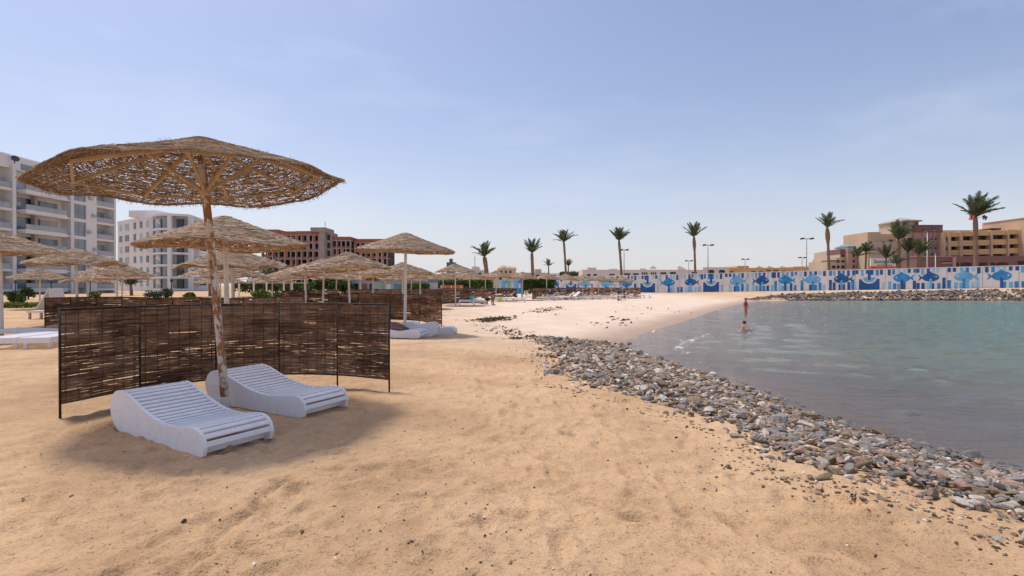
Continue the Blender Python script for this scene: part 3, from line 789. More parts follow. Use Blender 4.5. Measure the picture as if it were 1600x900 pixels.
for k_, (lb, pl, z0, z1, rows) in enumerate([
 ('reed windbreak behind the left end of the long near one', [(70, 18.0), (110, 19.0), (150, 19.6), (190, 19.6), (228, 19.2)], 0.08, 1.05, 44),
 ('reed windbreak strip seen over the near one, left of the rusty pole', [(228, 15.0), (270, 15.8), (315, 16.0), (352, 15.6)], 0.12, 1.13, 40),
 ('reed windbreak strip seen over the near one, right of the rusty pole', [(338, 12.2), (380, 13.6), (430, 15.8), (474, 17.6)], 0.12, 1.17, 40),
 ('reed windbreak behind the loungers with a brown towel', [(513, 20.0), (560, 21.5), (610, 22.0), (655, 21.4), (690, 20.0)], 0.10, 1.20, 40),
 ('long reed windbreak before the blue shops', [(540, 33), (590, 35), (640, 36), (690, 34)], 0.08, 1.22, 26),
 ('reed windbreak left of the blue shops, under the middle cluster', [(440, 28), (482, 30), (530, 30)], 0.10, 1.20, 26),
 ('reed windbreak behind the bed with the turquoise towel', [(688, 39), (712, 41), (738, 41.5), (762, 40)], 0.08, 1.25, 24),
 ('reed windbreak with a slanted end right of the seated bather', [(768, 50), (790, 52.5), (808, 50)], 0.10, 1.2, 20),
 ('reed windbreak right of the dark green hedge', [(832, 52), (852, 55), (874, 56), (895, 55)], 0.10, 1.2, 18),
 ('farthest reed windbreak below the mural wall', [(897, 62), (925, 65), (955, 66.5), (980, 66), (1001, 64)], 0.10, 1.2, 18)]):
    screen(lb, pl, z0, z1, rows, 0.6, 60 + k_, SG, 0.017 if k_ < 4 else 0.02, k_ < 4, 0.10, 2 if k_ < 7 else 1)

# ------------------------------------------------------------------ loungers
def lounger_profile(n=60):
    xs = np.array([0.0, 0.05, 0.14, 0.26, 0.42, 0.62, 0.85, 1.08, 1.30, 1.50, 1.68, 1.82, 1.93, 1.985, 2.0])
    zs = np.array([0.26, 0.37, 0.435, 0.455, 0.425, 0.355, 0.285, 0.235, 0.215, 0.225, 0.255, 0.265, 0.235, 0.17, 0.10])
    t = np.linspace(0, len(xs) - 1, n); i = np.arange(len(xs))
    def sm(a):
        k = np.interp(t, i, a)
        for _ in range(3): k[1:-1] = (k[:-2] + 2 * k[1:-1] + k[2:]) / 4
        return k
    return sm(xs), sm(zs)
LX, LZ = lounger_profile()
LW = 0.70
def lounger_meshes():
    out = [(LX[i], LZ[i]) for i in range(len(LX))] + [(1.97, 0.02), (1.90, 0.0), (0.22, 0.0), (0.10, 0.06), (0.02, 0.16)]
    Mx = Matrix(((1, 0, 0, 0), (0, 0, 1, 0), (0, 1, 0, 0), (0, 0, 0, 1)))
    side = MB().prism(out[::-1], Mx, 0.035).mesh('side_panel'); side.materials.append(M['white_paint'])
    slat = MB()
    w, h = 0.026, 0.011
    prof = [(-w, -h), (w, -h), (w, h * 0.5), (w * 0.8, h), (-w * 0.8, h), (-w, h * 0.5)]
    My = Matrix(((1, 0, 0, 0), (0, 0, 1, 0.037), (0, 1, 0, 0), (0, 0, 0, 1)))
    slat.prism(prof[::-1], My, LW - 0.074)
    sl = slat.mesh('slat'); sl.materials.append(M['white_paint'])
    beam = MB().box(-0.02, 0.037, -0.03, 0.02, LW - 0.037, 0.03).mesh('cross_beam'); beam.materials.append(M['white_paint'])
    return side, sl, beam
L_SIDE, L_SLAT, L_BEAM = lounger_meshes()
def lounger(label, corner, headdir, group=None, w_flip=False, n=26, name='slatted_lounger', sc_=0.93):
    # corner: ground point under the near front corner; headdir: direction from the foot to the head
    a = math.atan2(-headdir[1], -headdir[0])          # local +x runs head -> foot
    foot = Vector((corner[0], corner[1], 0)); 
    org = foot + Vector((headdir[0], headdir[1], 0)).normalized() * 2.0 * sc_
    t = thing(name, label, 'lounger', (org.x, org.y, gz(*corner) + 0.005), a, group)
    t.scale = (sc_, sc_, sc_)
    link('side_panel', L_SIDE, None, t, (0, 0, 0)); link('side_panel', L_SIDE, None, t, (0, LW - 0.035, 0))
    s = np.concatenate([[0], np.cumsum(np.hypot(np.diff(LX), np.diff(LZ)))])
    for k in range(n):
        q = 0.06 + (s[-1] - 0.09) * k / (n - 1)
        x = np.interp(q, s, LX); z = np.interp(q, s, LZ)
        x2 = np.interp(q + 0.01, s, LX); z2 = np.interp(q + 0.01, s, LZ)
        an = -math.atan2(z2 - z, x2 - x + 1e-9)
        nx, nz = -math.sin(-an), math.cos(-an)
        link('slat', L_SLAT, None, t, (x - nx * 0.016, 0, z - nz * 0.016), (0, an, 0))
    for x, z in ((0.30, 0.10), (1.1, 0.10), (1.86, 0.05)):
        link('cross_beam', L_BEAM, None, t, (x, 0, z))
    return t
LG = 'white slatted wave loungers'
def perp(d): return (-d[1], d[0])
hd = Vector((-0.85, 0.53)).normalized()
lounger('white slatted wave lounger nearest the camera, left of the rusty pole', GP(318, 720), hd, LG)
hd2 = Vector((-0.88, 0.47)).normalized()
lounger('white slatted wave lounger right of the rusty pole, before the near screen', GP(476, 656), hd2, LG)
# pair under the second parasol
hd3 = Vector((-0.97, 0.22)).normalized()
lounger('white slatted lounger with a crumpled brown towel on its head end', GP(656, 528), hd3, LG, n=22)
lounger('white slatted lounger turned round, its raised head end at the right', (PX(596, 16.2), 16.2), Vector((0.995, 0.03)), LG, n=22)
lounger('white slatted lounger behind the pole, only its foot sticking out at the right', (PX(710, 16.75), 16.75), Vector((-0.99, 0.06)), LG, n=22)
def flat_lounger(label, x, y, rz, group, s=1.0, back=0.0, L=1.95, name='beach_bed', mat='white_paint', legs=True):
    t = thing(name, label, 'beach bed', (x, y, gz(x, y)), rz, group)
    W = 0.66
    MB().box(0, 0, 0.26, L * (0.62 if back else 1.0), W, 0.34).build('seat_slab', M[mat], t)
    MB().box(0.02, 0.03, 0.345, L * (0.60 if back else 0.98), W - 0.03, 0.40).build('cushion', M['cream_cloth'] if mat != 'white_paint' else M[mat], t)
    if back:
        p0 = Vector((L * 0.62, W / 2, 0.32)); p1 = p0 + Vector((math.cos(back), 0, math.sin(back))) * L * 0.40
        MB().bar(p0, p1, W, 0.06).build('backrest', M[mat], t)
        MB().bar((L * 0.85, W / 2, 0.0), p0.lerp(p1, 0.7), 0.05, 0.05).build('backrest_prop', M[mat], t)
    for lx in (0.06, L * 0.55, L * 0.94):
        for ly in (0.04, W - 0.04):
            MB().box(lx - 0.03, ly - 0.03, -0.05, lx + 0.03, ly + 0.03, 0.26).build('leg', M[mat], t)
    return t
FG = 'beach beds under the parasols'
# brown towel heaped on the lounger
def heap(name, label, cat, loc, sx, sy, sz, mat, seed, rz=0.0):
    n = 18; v = []; f = []
    for i in range(n):
        for j in range(n):
            u = i / (n - 1) * 2 - 1; w = j / (n - 1) * 2 - 1
            e = max(0, 1 - (abs(u) ** 2.5)) * max(0, 1 - abs(w) ** 2.5)
            ns = float(vnoise(np.array([u * 3 + seed]), np.array([w * 3.0]), seed)[0])
            v.append((u * sx * (1 + 0.1 * math.sin(w * 5 + seed)), w * sy * (1 + 0.1 * math.sin(u * 4)), sz * e * (0.35 + 0.9 * ns) - (0.0 if e > 0 else 0.015)))
    for i in range(n - 1):
        for j in range(n - 1): f.append((i * n + j, i * n + n + j, i * n + n + j + 1, i * n + j + 1))
    o = link(name, mesh_np(name, v, f, smooth=True), mat, None, loc, (0, 0, rz))
    sd = o.modifiers.new('thick', 'SOLIDIFY'); sd.thickness = 0.02
    return tag(o, label, cat)
tx, ty = GP(656, 528); dv = hd3
heap('crumpled_towel', 'crumpled dark brown towel heaped on the lounger beside the screen', 'towel', (tx + dv[0] * 1.25 + 0.10, ty + dv[1] * 1.25 + 0.33, gz(tx, ty) + 0.255), 0.62, 0.30, 0.20, M['towel_brown'], 4, math.atan2(dv[1], dv[0]))
# left pair cut by the picture edge
def flat_slat(label, near_left, rz, L=1.9, W=0.72, group=None, name='low_bed'):
    t = thing(name, label, 'beach bed', (near_left[0], near_left[1], gz(*near_left)), rz, group)
    t.scale = (0.9, 0.9, 0.82)
    for yy in (0.0, W - 0.04):
        MB().box(0, yy, 0.20, L, yy + 0.04, 0.34).build('side_board', M['white_paint'], t)
    for k in range(18):
        MB().box(0.02 + k * (L - 0.1) / 17, 0.042, 0.305, 0.085 + k * (L - 0.1) / 17, W - 0.042, 0.332).build('slat', M['white_paint'], t)
    MB().box(-0.045, -0.01, 0.17, -0.002, W + 0.01, 0.33).build('foot_board', M['white_paint'], t)
    for lx in (0.08, L - 0.15):
        MB().box(lx, 0.042, -0.04, lx + 0.06, 0.12, 0.20).build('leg', M['white_paint'], t)
        MB().box(lx, W - 0.12, -0.04, lx + 0.06, W - 0.042, 0.20).build('leg', M['white_paint'], t)
    return t
p = GP(79, 545)
flat_slat('low white slatted bed by the left parasol pole, right one of the pair', (p[0], p[1]), R_(100), group='low white beds at the left picture edge')
flat_slat('low white slatted bed cut by the left picture edge', (p[0] - 0.74, p[1] - 0.08), R_(100), group='low white beds at the left picture edge')
p = (PX(96, 14.5), 14.5)
flat_slat('white slatted bed mostly hidden behind the left end of the near screen', p, R_(165), group='low white beds at the left picture edge')
# bed with cream canvas hung over its raised back
xb, yb = PX(41, 22.6), 22.6
bt = thing('canvas_draped_bed', 'wooden bed with cream canvas hung over its raised back, left of the screens', 'beach bed', (xb, yb, gz(xb, yb)), 0)
MB().box(0, 0, 0.28, 1.2, 0.7, 0.36).build('seat_slab', M['cream_cloth'], bt)
for lx in (0.05, 0.55, 1.1):
    for ly in (0.04, 0.6): MB().box(lx, ly, -0.05, lx + 0.07, ly + 0.07, 0.28).build('leg', M['wood'], bt)
MB().bar((0.42, 0.35, 0.45), (0.98, 0.35, 1.32), 0.72, 0.05).build('canvas', M['cream_cloth'], bt)
MB().bar((0.98, 0.35, 1.32), (1.15, 0.35, 0.62), 0.72, 0.04).build('canvas', M['cream_cloth'], bt)
MB().bar((1.10, 0.35, 0.0), (0.98, 0.35, 1.30), 0.05, 0.05).build('prop', M['wood'], bt)
# bed with the turquoise towel and the seated bather
flat_lounger('white beach bed with a turquoise towel under the tower side parasol', PX(716, 38.6), 38.6, 0.0, FG, back=0, L=2.15)
heap('turquoise_towel', 'turquoise towel bundled on the white beach bed', 'towel', (PX(737, 38.9), 38.95, gz(PX(737, 38.9), 38.9) + 0.40), 0.16, 0.22, 0.38, M['towel_teal'], 9)
heap('white_towel', 'white towel spread beside the turquoise towel on the bed', 'towel', (PX(747, 38.9), 38.95, gz(PX(747, 38.9), 38.9) + 0.40), 0.55, 0.28, 0.22, M['cream_cloth'], 14)
for (x, Y, bk, lb) in [(775, 47, 0.0, 'small white beach bed left of the slanted screen end'), (787, 46, 0.0, 'small white beach bed right of the yellow green bag'),
     (838, 50, 0.5, 'cream beach bed right of the dark green hedge'), (862, 52, 0.0, 'white beach bed under the navy clad person'), (870, 52.5, 0.75, 'cream beach bed with raised back beside the navy clad person'),
     (882, 53, 0.75, 'cream beach bed with raised back below the tall palm'), (897, 54, 0.4, 'cream beach bed left of the standing man'), (912, 55, 0.0, 'low cream beach bed just left of the standing man'),
     (934, 56, 0.5, 'cream beach bed right of the standing man'), (953, 58, 0.6, 'white beach bed behind the child in red'), (963, 60, 0.3, 'white beach bed right behind the child in red'), (981, 61, 0.0, 'pinkish white beach bed under the seated couple'), (993, 62, 0.3, 'white beach bed at the right end of the far row')]:
    flat_lounger(lb, PX(x, Y), Y, R_(random.uniform(-15, 15)), FG, back=bk, mat='white_paint' if 'white' in lb else 'cream_cloth')
heap('beach_bag', 'yellow green beach bag between two small white beds', 'bag', (PX(782, 46.5), 46.3, gz(PX(782, 46.5), 46.3)), 0.28, 0.22, 0.42, mat_plain('yellow_green_bag', (0.42, 0.42, 0.06), 0.8, 0.2, 6), 17)
# ------------------------------------------------------------------ buildings
def B(off, name, mat, parent, *boxes):
    b = MB(off)
    for q in boxes: b.box(*q)
    return b.build(name, M[mat], parent)

# --- white apartment block on the left, its front faces the sea (+X)
FX = -82.0
org = (FX - 7, 90.0, 0.0)
ap = thing('apartment_block', 'tall white apartment block with balconies at the left picture edge', 'building', org)
B(org, 'wall', 'bwhite', ap, (FX - 16, 66, -1, FX - 1.6, 106.1, 22.9))
B(org, 'roof_slab', 'bwhite', ap, (FX - 16.2, 65.8, 22.9, FX - 1.2, 106.3, 23.25))
B(org, 'end_pier', 'bwhite', ap, (FX - 1.598, 105.6, -1, FX, 106.098, 20.7))
B(org, 'plain_wall', 'bwhite', ap, (FX - 1.598, 98.7, -1, FX - 0.02, 101.2, 20.7))
B(org, 'pier', 'bwhite', ap, (FX - 1.598, 83.8, -1, FX + 0.35, 84.4, 21.5))
B(org, 'pier', 'bwhite', ap, (FX - 1.598, 95.1, -1, FX + 0.12, 95.8, 20.7))
B(org, 'pier', 'bwhite', ap, (FX - 1.598, 70.0, -1, FX + 0.35, 70.6, 21.5))
B(org, 'grey_pier', 'bgrey', ap, (FX - 1.598, 89.0, -1, FX - 0.9, 89.6, 20.7))
B(org, 'grey_side_wall', 'bgrey', ap, (FX - 1.597, 84.42, -1, FX - 0.55, 85.4, 20.7))
B(org, 'top_wall', 'bwhite', ap, (FX - 1.597, 84.42, 20.72, FX - 0.6, 106.0, 22.88))
B(org, 'top_wall', 'bwhite', ap, (FX - 1.597, 70.6, 20.72, FX - 0.1, 83.78, 22.88))
w = B(org, 'window', 'glass', ap, (FX - 0.62, 86.2, 20.95, FX - 0.56, 89.2, 22.0)); B(org, 'pane', 'glass_dark', w, (FX - 0.61 , 88.3, 20.96, FX - 0.54, 89.1, 21.98)); w.children[0].location = (0, 0, 0)
for fl in range(6):
    z = 0.9 + 3.3 * fl
    B(org, 'floor_slab', 'bwhite', ap, (FX - 1.597, 70.61, z - 0.42, FX + 0.25, 83.79, z))
    B(org, 'floor_slab', 'bwhite', ap, (FX - 1.597, 85.0, z - 0.30, FX - 0.02, 95.09, z))
    B(org, 'balcony_slab', 'bwhite', ap, (FX - 0.015, 85.3, z - 0.55, FX + 1.1, 93.2, z + 0.12))
    for a, b_, kind in ((86.1, 88.0, 'glass'), (88.02, 88.95, 'glass_dark'), (89.65, 90.7, 'glass_dark'), (90.72, 94.2, 'glass')):
        B(org, 'window' if kind == 'glass' else 'balcony_door', random.choice(['glass', 'glass', 'curtain']) if kind == 'glass' else kind, ap, (FX - 1.62, a, z + 0.05, FX - 1.55, b_, z + 2.35))
    B(org, 'window', random.choice(['glass', 'curtain']), ap, (FX - 1.62, 80.2, z + 0.05, FX - 1.5, 82.6, z + 2.3))
    B(org, 'balcony_door', 'glass_dark', ap, (FX - 1.62, 82.62, z + 0.05, FX - 1.5, 83.5, z + 2.3))
    B(org, 'window', 'glass', ap, (FX - 1.62, 73.2, z + 0.05, FX - 1.5, 77.6, z + 2.3))
    B(org, 'railing', 'rail', ap, (FX + 1.0, 85.35, z + 0.13, FX + 1.05, 93.15, z + 0.98))
    B(org, 'railing', 'rail', ap, (FX + 0.1, 70.65, z + 0.01, FX + 0.15, 83.75, z + 0.9))
    w = B(org, 'window', 'glass', ap, (FX - 1.59, 95.9, z + 0.1, FX - 0.25, 98.62, z + 2.75))
    for q in (1.0, 1.9): B(org, 'mullion', 'frame_grey', w, (FX - 0.249, 95.92, z + q, FX - 0.2, 98.6, z + q + 0.07)).location = (0, 0, 0)
    B(org, 'mullion', 'frame_grey', w, (FX - 0.248, 97.2, z + 0.12, FX - 0.21, 97.28, z + 2.7))
    B(org, 'spandrel', 'bwhite', ap, (FX - 1.597, 95.81, z + 2.76, FX - 0.02, 98.69, z + 3.39))
    B(org, 'floor_slab', 'bwhite', ap, (FX - 1.597, 101.22, z - 0.40, FX - 0.01, 105.59, z))
    B(org, 'recess_wall', 'bgrey', ap, (FX - 1.596, 101.21, z + 0.01, FX - 1.5, 105.58, z + 2.88))
    B(org, 'balcony_door', 'glass_dark', ap, (FX - 1.498, 102.0, z + 0.02, FX - 1.44, 103.0, z + 2.2))
    B(org, 'window', 'glass', ap, (FX - 1.498, 103.3, z + 0.02, FX - 1.44, 104.9, z + 2.2))
    B(org, 'railing', 'rail', ap, (FX - 0.12, 101.23, z + 0.01, FX - 0.07, 105.58, z + 0.95))
for (yy_, fl) in ((98.9, 1), (98.9, 3), (99.9, 4), (100.2, 2), (99.2, 5), (85.0, 2), (85.0, 4)):
    B(org, 'air_conditioner', 'bgrey', ap, (FX - 0.018 if yy_ > 90 else FX - 0.54, yy_, 1.6 + 3.3 * fl, FX + 0.35 if yy_ > 90 else FX - 0.2, yy_ + 0.8, 2.2 + 3.3 * fl))
sd = B(org, 'satellite_dish', 'dark_steel', ap, (FX + 0.4, 84.0, 21.5, FX + 0.5, 84.1, 22.3))
MB(org).prism([(0.55 * math.cos(t), 0.55 * math.sin(t)) for t in np.linspace(0, 6.28, 14, endpoint=False)], Matrix.Translation((FX + 0.55, 84.05, 22.3)) @ Matrix.Rotation(R_(60), 4, 'Y') @ Matrix.Rotation(R_(30), 4, 'X'), 0.08).build('dish', M['dark_steel'], sd)

# --- second white block with a rounded glazed corner
A = Vector((PX(184, 150), 150, 0)); Bp = Vector((PX(237, 136), 136, 0)); Cp = Vector((PX(297, 135), 135, 0)); Dp = Vector((PX(332, 152), 152, 0))
org = tuple((A + Bp + Cp + Dp) / 4)
cb = thing('rounded_corner_block', 'white apartment block with a rounded glazed corner behind the parasols', 'building', org)
def poly_prism(name, pts, z0, z1, mat, parent, off):
    b = MB(off); b.prism([(p[0], p[1]) for p in pts], Matrix.Translation((0, 0, z0)), z1 - z0)
    return b.build(name, M[mat], parent)
arc = []
for k in range(9):
    t = k / 8; p = Bp.lerp(Cp, t); arc.append((p.x, p.y - 2.6 * math.sin(math.pi * t)))
arc_in = [(p[0], p[1] + 1.1) for p in arc]
back = [(Dp.x, Dp.y), (Dp.x - 10, 165), (A.x, 165), (A.x, A.y)]
poly_prism('wall', [(A.x, A.y), (Bp.x, Bp.y)] + [(p[0], p[1] + 1.3) for p in arc[1:-1]] + [(Cp.x, Cp.y)] + back[:-1], -1, 19.6, 'bwhite', cb, org)
poly_prism('roof_slab', [(A.x, A.y - 0.1), (Bp.x, Bp.y - 0.2)] + [(p[0], p[1] - 0.3) for p in arc[1:-1]] + [(Cp.x + 0.1, Cp.y)] + back[:-1], 19.61, 20.2, 'bwhite', cb, org)
MB(org).box(Bp.x - 9, 140, 20.21, Bp.x - 1, 146, 22.0).build('stair_head', M['bwhite'], cb)
e = (Bp - A).normalized(); L = (Bp - A).length
Mf = Matrix(((e.x, -e.y, 0, A.x), (e.y, e.x, 0, A.y), (0, 0, 1, 0), (0, 0, 0, 1)))
for fl in range(6):
    z = 0.7 + 3.15 * fl
    for (a, b_) in ((0.06, 0.15), (0.24, 0.36), (0.50, 0.57), (0.68, 0.75), (0.86, 0.93)):
        w = MB(org).fbox(Mf, a * L, -0.09, z + 0.7, b_ * L, 0.05, z + 2.5).build('window', M[random.choice(['glass_dark', 'glass_dark', 'glass', 'curtain'])], cb)
        MB(org).fbox(Mf, (a + b_) / 2 * L - 0.06, -0.13, z + 0.7, (a + b_) / 2 * L + 0.06, -0.091, z + 2.5).build('mullion', M['frame_grey'], w)
        MB(org).fbox(Mf, a * L - 0.1, -0.25, z + 0.55, b_ * L + 0.1, -0.001, z + 0.69).build('sill', M['bwhite'], w)
    # curved glass band and slab
    out = arc; inn = [(p[0], p[1] + 0.8) for p in arc]
    b = MB(org); b.prism([(p[0], p[1] + 0.5) for p in out] + inn[::-1], Matrix.Translation((0, 0, z + 0.02)), 2.55); b.build('glazing', M['glass'], cb)
    b = MB(org); b.prism([(p[0], p[1]) for p in out] + [(p[0], p[1] + 1.2) for p in out][::-1], Matrix.Translation((0, 0, z - 0.55)), 0.55); b.build('floor_slab', M['bwhite'], cb)
    p = arc[2]
    MB(org).bar((p[0] + 0.5, p[1] - 0.1, z + 1.2), (p[0] + 0.9, p[1] + 0.3, z + 2.3), 1.6, 0.06, up=(0, 1, 0)).build('window_shade', M['cream_cloth'], cb)
    for (q, ww, dk) in ((1, 1.3, 1), (3, 1.4, 1), (6, 1.6, 1)):
        p = arc[q]
        MB(org).box(p[0], p[1] + 0.38, z + 0.05, p[0] + ww, p[1] + 0.9, z + 2.4).build('balcony_door', M['glass_dark'], cb)
    w = MB(org).bar((Cp.x + 0.8, Cp.y + 3.2, z + 1.6), (Cp.x + 0.1, Cp.y + 6.8 , z + 1.6), 0.3, 1.6).build('window', M['glass_dark'], cb)
for p in (arc[0], arc[5], arc[8]):
    MB(org).box(p[0] - 0.5, p[1] - 0.12, -1, p[0] + 0.5, p[1] + 0.6, 19.6).build('column', M['bwhite'], cb)

# --- unfinished brick and concrete block
Yb = 205.0
def bx_(x): return PX(x, Yb)
def bz_(y): return ZY(y, Yb)
org = (bx_(500), Yb + 5, 0)
bb = thing('unfinished_brick_block', 'unfinished red brick and concrete frame building behind the parasols', 'building', org)
def frame_section(x0, x1, ytop, nb, dy=0.0, parapet=1.4, fl_h=3.2, skew=0.0):
    X0, X1 = bx_(x0), bx_(x1); top = bz_(ytop); y0 = Yb + dy
    B(org, 'core', 'interior_shade', bb, (X0 + 0.1, y0 + 3.0, -1, X1 - 0.1, y0 + 14, top - parapet - 0.3))
    B(org, 'parapet', 'brick', bb, (X0, y0 + 0.05, top - parapet, X1, y0 + 14, top))
    n = int((top - parapet) // fl_h) + 1
    for k in range(n):
        z = top - parapet - k * fl_h
        if z < 0: break
        B(org, 'floor_slab', 'concrete', bb, (X0 - 0.1, y0 - 0.1, z - 0.35, X1 + 0.1, y0 + 5, z - 0.004))
    for k in range(nb + 1):
        x = X0 + (X1 - X0) * k / nb
        B(org, 'column', 'concrete', bb, (x - 0.25, y0, -1, x + 0.25, y0 + 0.5, top - parapet - 0.36))
    for k in range(nb):
        xa = X0 + (X1 - X0) * k / nb + 0.26; xb = X0 + (X1 - X0) * (k + 1) / nb - 0.26
        for f_ in range(n):
            z1 = top - parapet - f_ * fl_h - 0.36; z0 = z1 - fl_h + 0.36
            if z0 < 3: break
            r = random.random()
            if r < 0.75:
                s = xa + (xb - xa) * random.choice([0.35, 0.45])
                B(org, 'brick_infill', random.choice(['brick', 'brick', 'pink', 'brick_dark']), bb, (xa, y0 + 0.2, z0 + 0.01, s, y0 + 0.42, z1 - 0.01))
            B(org, 'brick_sill', 'brick', bb, (xa if r >= 0.75 else s + 0.01, y0 + 0.2, z0 + 0.01, xb, y0 + 0.40, z0 + 0.7))
frame_section(398, 424, 356, 3, 6)
frame_section(424, 462, 361, 4, 1)
frame_section(462, 498, 361, 4, 0)
frame_section(516, 545, 369, 4, 2)
frame_section(548, 600, 371.5, 6, 5)
X0, X1 = bx_(487), bx_(516); top = bz_(357)
B(org, 'stair_tower', 'concrete', bb, (bx_(499), Yb - 0.6, -1, bx_(508), Yb + 8, top - 1.4), (bx_(508) - 0.02, Yb + 1.5, -1, X1, Yb + 9, top - 1.42))
B(org, 'tower_cap', 'concrete', bb, (X0, Yb - 1.2, top - 1.4, bx_(510), Yb + 9, top + 0.3))
B(org, 'aerial', 'dark_steel', bb, (bx_(505), Yb + 2, top + 0.3, bx_(505) + 0.15, Yb + 2.15, top + 3))
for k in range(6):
    B(org, 'stair_opening', 'interior_shade', bb, (bx_(509.5), Yb + 1.42, top - 4.6 - k * 3.2, bx_(514), Yb + 1.52, top - 2.4 - k * 3.2))

# --- low shop row before the hedge
def simple_building(name, label, x0, x1, ytop, Y, depth, mat, wins=(), roofmat=None, zb=-0.5, cat='building', group=None, dome=(), parapets=()):
    X0, X1 = PX(x0, Y), PX(x1, Y); top = ZY(ytop, Y); org = ((X0 + X1) / 2, Y + depth / 2, 0)
    t = thing(name, label, cat, org, 0, group)
    B(org, 'wall', mat, t, (X0, Y, zb, X1, Y + depth, top))
    if roofmat: B(org, 'roof', roofmat, t, (X0 - 0.3, Y - 0.3, top + 0.001, X1 + 0.3, Y + depth + 0.3, top + 0.35))
    for (xa, xb, ya, yb, mt) in wins:
        arch = isinstance(mt, tuple); mt_ = mt[0] if arch else mt
        xa_, xb_ = PX(xa, Y), PX(xb, Y); za, zb_ = ZY(yb, Y), ZY(ya, Y)
        if arch:
            c = (xa_ + xb_) / 2; r = (xb_ - xa_) / 2
            pts = [(xa_, za), (xb_, za)] + [(c + r * math.cos(a), zb_ - r * 0.55 + r * 0.55 * math.sin(a)) for a in np.linspace(0, math.pi, 9)]
            Mz = Matrix(((1, 0, 0, 0), (0, 0, 1, Y - 0.06), (0, 1, 0, 0), (0, 0, 0, 1)))
            w = MB(org).prism(pts, Mz, 0.05).build('arched_window', M[mt_], t)
        else:
            w = B(org, 'window', mt_, t, (xa_, Y - 0.06, za, xb_, Y + 0.1, zb_))
            B(org, 'sill', mat, w, (xa_ - 0.08, Y - 0.22, za - 0.14, xb_ + 0.08, Y - 0.005, za - 0.004))
    for (x, r, y) in dome:
        X = PX(x, Y); z = ZY(y, Y); b = MB(org)
        rings = [(r * math.cos(a), r * 0.9 * math.sin(a)) for a in np.linspace(0, 1.5, 6)]
        b.tube([(X, Y + depth / 2, z + q[1]) for q in rings], [q[0] for q in rings], 14); b.build('dome', M[mat], t, True)
    for (xa, xb, y) in parapets:
        B(org, 'parapet', mat, t, (PX(xa, Y), Y + 0.3, top + 0.002, PX(xb, Y), Y + depth - 0.5, ZY(y, Y)))
    return t
shop = simple_building('shop_row', 'low pale blue shop row with teal windows behind the reed screens', 546, 690, 438.5, 74, 8, 'shop_blue',
   [(553, 560, 443, 456, 'glass_dark'), (566, 574, 443, 456, 'maroon'), (577, 582, 443, 456, 'glass_dark'), (592, 600, 443.5, 455, 'shop_green'), (604, 611, 444, 453, 'sign_white'), (616, 628, 444, 455, 'shop_teal'), (632, 640, 444, 455, 'shop_teal'), (644, 654, 444, 455, 'glass_dark'), (664, 684, 442, 452, 'sign_white')], 'grey_roof')
aw = thing('red_awning', 'low red awning on posts right of the blue shops', 'awning', (PX(705, 66), 66, 0))
MB(aw.location).box(PX(690, 66), 65, ZY(453, 66), PX(722, 66), 68, ZY(445.5, 66)).build('awning_cloth', mat_plain('orange_red_cloth', (0.50, 0.13, 0.06), 0.8, 0.2, 2), aw)
for x in (690.5, 706, 721): MB(aw.location).box(PX(x, 66), 64.9, -0.2, PX(x, 66) + 0.1, 64.99, ZY(446, 66)).build('post', M['white_pole'], aw)

# --- far low skyline
simple_building('far_house', 'far beige house below the blue grey tower', 690, 742, 426, 190, 14, 'farbeige', [(696, 701, 430, 434, 'glass_dark'), (708, 713, 430, 434, 'glass_dark'), (722, 728, 430, 434, 'glass_dark')], parapets=[(726, 738, 423)])
simple_building('far_house', 'far white house with a mast left of the thick palm', 734, 758, 422, 200, 14, 'farwhite', [(738, 742, 426, 430, 'glass_dark'), (748, 752, 426, 430, 'glass_dark')], parapets=[(737, 747, 416.5)])
simple_building('far_house', 'far yellow house behind the thick palm', 742, 790, 429, 150, 12, 'farbeige', [(748, 752, 433, 437, 'glass_dark'), (764, 768, 433, 437, 'glass_dark'), (780, 784, 433, 437, 'glass_dark')])
simple_building('domed_house', 'far beige house with small domes between two palms', 778, 806, 421, 190, 14, 'farbeige', [(782, 785, 423, 427, 'glass_dark'), (789, 792, 423, 427, 'glass_dark'), (796, 799, 423, 427, 'glass_dark')], dome=[(785, 2.2, 421), (794, 1.8, 421), (801, 1.6, 421)])
simple_building('far_house', 'far beige terrace left of the tall palm', 806, 858, 426, 190, 12, 'farbeige', [(812, 816, 429, 433, 'glass_dark'), (838, 843, 429, 433, 'glass_dark')], parapets=[(836, 846, 420.5)])
simple_building('far_house', 'long far white house behind the tall palms', 856, 926, 427, 185, 12, 'farwhite', [(862, 868, 430, 434, 'glass_dark'), (880, 886, 430, 434, 'glass_dark'), (900, 906, 430, 434, 'glass_dark')], parapets=[(892, 900, 423)])
mast = thing('radio_mast', 'thin grey mast on the far white house', 'mast', (PX(742, 198), 198, ZY(418, 198)))
MB().tube([(0, 0, -0.5), (0, 0, 4.6)], 0.12, 6).build('mast_pole', M['steel'], mast); MB().box(-0.5, -0.05, 3.2, 0.5, 0.05, 3.3).build('cross_arm', M['steel'], mast)
tw = thing('blue_grey_tower', 'blue grey tower top with a small knob above the far houses', 'tower', (PX(704.5, 260), 260, 0))
MB(tw.location).box(PX(698.5, 260), 258, -1, PX(711.5, 260), 264, ZY(410, 260)).build('tower_shaft', M['blue_tower'], tw)
MB(tw.location).tube([(PX(704.5, 260), 261, ZY(410, 260)), (PX(704.5, 260), 261, ZY(406.5, 260)), (PX(704.5, 260), 261, ZY(405, 260)), (PX(704.5, 260), 261, ZY(403.5, 260))], [0.9, 0.9, 1.1, 0.3], 10).build('tower_knob', M['blue_tower'], tw)
